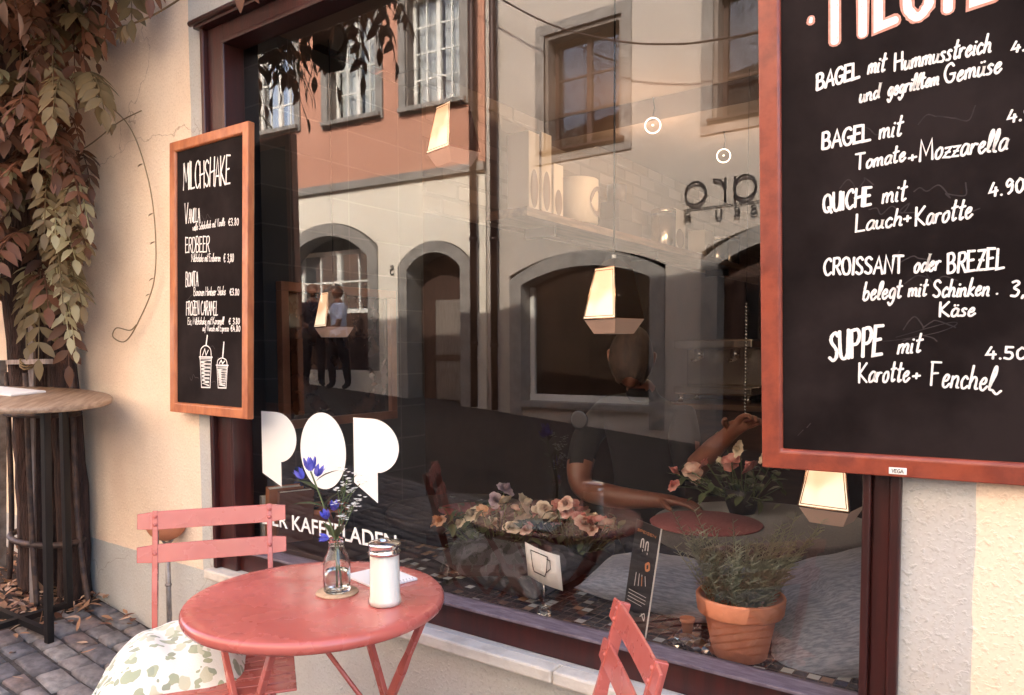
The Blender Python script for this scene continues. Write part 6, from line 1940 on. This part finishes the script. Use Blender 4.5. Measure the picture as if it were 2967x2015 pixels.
def fingers(base, dirn, palm_n, L_, curl=.5, side=1):
    """joint chain for five bent fingers rooted in the palm -> lists of (points, radii)"""
    dirn = Vector(dirn).normalized(); pn = Vector(palm_n).normalized(); sd_ = dirn.cross(pn).normalized()*side
    out = []
    for k, (off, ln) in enumerate(((-.028, .80), (-.010, .95), (.009, 1.0), (.027, .88))):
        p = Vector(base) + sd_*off + dirn*.075
        pts = [Vector(base) + sd_*off*.8 + dirn*.05, p]; d_ = dirn.copy()
        for q, sg in enumerate((.40, .33, .27)):
            d_ = (d_ + pn*curl*(.55 + .35*q)).normalized()
            p = p + d_*(.075*ln*sg*1.15); pts.append(p.copy())
        out.append((pts, [.010, .0095, .0088, .0080, .0065]))
    p = Vector(base) + dirn*.02 - sd_*.030
    t1 = p + (dirn*.55 - sd_*.75 + pn*.25).normalized()*.034
    t2 = t1 + (dirn*.85 - sd_*.35 + pn*.35).normalized()*.028
    out.append(([Vector(base) + dirn*.02 - sd_*.012, p, t1, t2], [.013, .012, .0105, .0075]))
    return out
def add_hand(V_, E_, wrist_i, dirn, palm_n, curl, side, wr=.024):
    w_ = Vector(V_[wrist_i][:3]); dirn = Vector(dirn).normalized()
    pi_ = len(V_); V_.append((*(w_ + dirn*.045), (.038, .020))); E_.append((wrist_i, pi_))
    for pts, rad in fingers(w_, dirn, palm_n, .1, curl, side):
        last = pi_
        for p, r_ in list(zip(pts, rad))[1:]:
            V_.append((*p, r_)); E_.append((last, len(V_)-1)); last = len(V_)-1

# guest at the grey table, seen from the street through the glass
G0 = Vector((-1.30, 1.02, -.2))
gp = empty('person', G0, 0, 'person in a black short-sleeved shirt leaning on the cafe table among the roses', 'person')
V = [(-1.30, 1.16, .50, (.15, .12)), (-1.29, 1.12, .72, (.145, .11)), (-1.285, 1.07, .90, (.16, .115)), (-1.28, 1.03, 1.02, (.14, .10)), (-1.275, 1.00, 1.10, (.07, .07)), (-1.270, .955, 1.18, (.058, .062)),
     (-1.43, 1.00, 1.035, .075), (-1.485, .94, .96, .066), (-1.478, .87, .82, .056), (-1.45, .84, .758, .047), (-1.36, .82, .757, .048), (-1.25, .81, .752, .043), (-1.12, .83, .757, .028),
     (-1.12, 1.0, 1.03, .075), (-1.07, .95, .93, .064), (-1.06, .93, .84, .052), (-1.02, .90, .87, .046), (-.93, .86, .96, .038), (-.87, .83, 1.01, .026),
     (-1.40, 1.05, .42, .10), (-1.42, .70, .40, .08), (-1.42, .66, .10, .06), (-1.42, .68, -.16, .045), (-1.20, 1.05, .42, .10), (-1.18, .72, .40, .08), (-1.18, .68, .10, .06), (-1.18, .70, -.16, .045)]
E = [(0, 1), (1, 2), (2, 3), (3, 4), (4, 5), (3, 6), (6, 7), (7, 8), (8, 9), (9, 10), (10, 11), (11, 12), (3, 13), (13, 14), (14, 15), (15, 16), (16, 17), (17, 18), (0, 19), (19, 20), (20, 21), (21, 22), (0, 23), (23, 24), (24, 25), (25, 26)]
add_hand(V, E, 12, (1, .15, .02), (0, 0, -1), .35, 1); add_hand(V, E, 18, (.75, -.2, .55), (-.3, -.3, -.8), .55, 1)
V = [(v_[0]-G0.x, v_[1]-G0.y, v_[2]-G0.z, v_[3]) for v_ in V]
def pick(c):
    p = Vector(c) + G0
    if p.z < .46: return 2
    if p.z > 1.14 and abs(p.x + 1.275) < .09: return 0
    if p.x < -1.40 and p.z < .865 and p.y < .95: return 0
    if p.y < .90 and p.z < .81: return 0
    if p.x > -1.035 and p.y < .96 and p.z > .80: return 0
    return 1
skin_body('body', V, E, 0, [M_SKIN, M_TEE, M_JEANS], pick, gp)
head(gp, Vector((-1.27, .90, 1.255)) - G0, (R(32), R(-4), R(210)), M_SKIN, M_HAIR)
stl = empty('cafe_stool', (-1.30, 1.18, -.2), 0, 'dark upholstered stool under the seated guest', 'stool')
mb = MB(); mb.lathe([(0, .50), (.19, .50), (.20, .52), (.20, .565), (.18, .585), (0, .585)], (0, 0, 0), 24); mb.build('seat', M_FELT2, stl)
for k in range(4):
    a = k*math.pi/2 + .7; mb = MB(); mb.tube([(.13*math.cos(a), .13*math.sin(a), .50), (.18*math.cos(a), .18*math.sin(a), 0)], .012, 8); mb.build('leg', M_BLKSTEEL, stl)

# two passers-by on the far side of the street (seen mirrored)
def passer(c, rz, label, top_m, leg_m, pose, scale=1.0):
    t = empty('person', c, rz, label, 'person'); t.scale = (scale,)*3
    V = [(0, 0, .95, (.19, .13)), (0, .0, 1.12, (.185, .13)), (0, .0, 1.30, (.20, .135)), (0, .0, 1.42, (.16, .10)), (0, 0, 1.50, .062), (0, -.01, 1.56, .058)]
    E = [(0, 1), (1, 2), (2, 3), (3, 4), (4, 5)]
    for s, ap in ((-1, pose[0]), (1, pose[1])):
        k = len(V)
        V += [(s*.17, 0, 1.40, .068), (s*.22, ap[0][1]*.4, 1.30, .060), (*ap[0], .045), (*ap[1], .027)]
        E += [(3, k), (k, k+1), (k+1, k+2), (k+2, k+3)]
        d_ = Vector(ap[1]) - Vector(ap[0])
        add_hand(V, E, k+3, d_, (-s, 0, 0) if abs(d_.z) > abs(d_.y) else (0, 0, -1), .35, s)
        k = len(V)
        st_ = pose[2]*s
        V += [(s*.10, 0, .86, .125), (s*.11, -st_*.5 - .02, .50, .085), (s*.115, st_*.6*-1 + .02, .10, .06), (s*.11, -st_*.6 - .10, .035, .035)]
        E += [(0, k), (k, k+1), (k+1, k+2), (k+2, k+3)]
    def pick(c):
        if c[2] < .08: return 3
        if c[2] < .93 and abs(c[0]) < .22: return 2
        if c[2] > 1.475: return 0
        if abs(c[0]) > .185 and (c[2] < 1.20): return 0
        return 1
    skin_body('body', V, E, 0, [M_SKIN, top_m, leg_m, M_BLACK], pick, t)
    head(t, (0, -.02, 1.665), (R(6), 0, R(-10)), M_SKIN, M_HAIR)
    return t
M_BLUETEE = mat('pale_blue_cotton', (0.55, 0.60, 0.76), .9, col2=(0.66, 0.70, 0.82), nscale=6, bump=.3, bscale=30, bdist=.01)
M_DKTOP = mat('dark_jacket', (0.03, 0.025, 0.035), .9)
px_ = -9.16
passer((px_, -6.25, gz(px_)), R(200), 'person in a pale blue T-shirt and dark trousers crossing the street, mirrored in the glass', M_BLUETEE, M_JEANS, (((-.27, -.12, 1.08), (-.24, -.34, 1.0)), ((.28, .06, 1.10), (.29, .0, .86)), .16), .93)
px_ = -9.62
passer((px_, -6.12, gz(px_)), R(110), 'person in a dark jacket beside the one in the blue T-shirt', M_DKTOP, M_JEANS, (((-.26, -.06, 1.10), (-.25, -.22, .92)), ((.26, -.10, 1.12), (.15, -.32, 1.02)), -.12), .92)
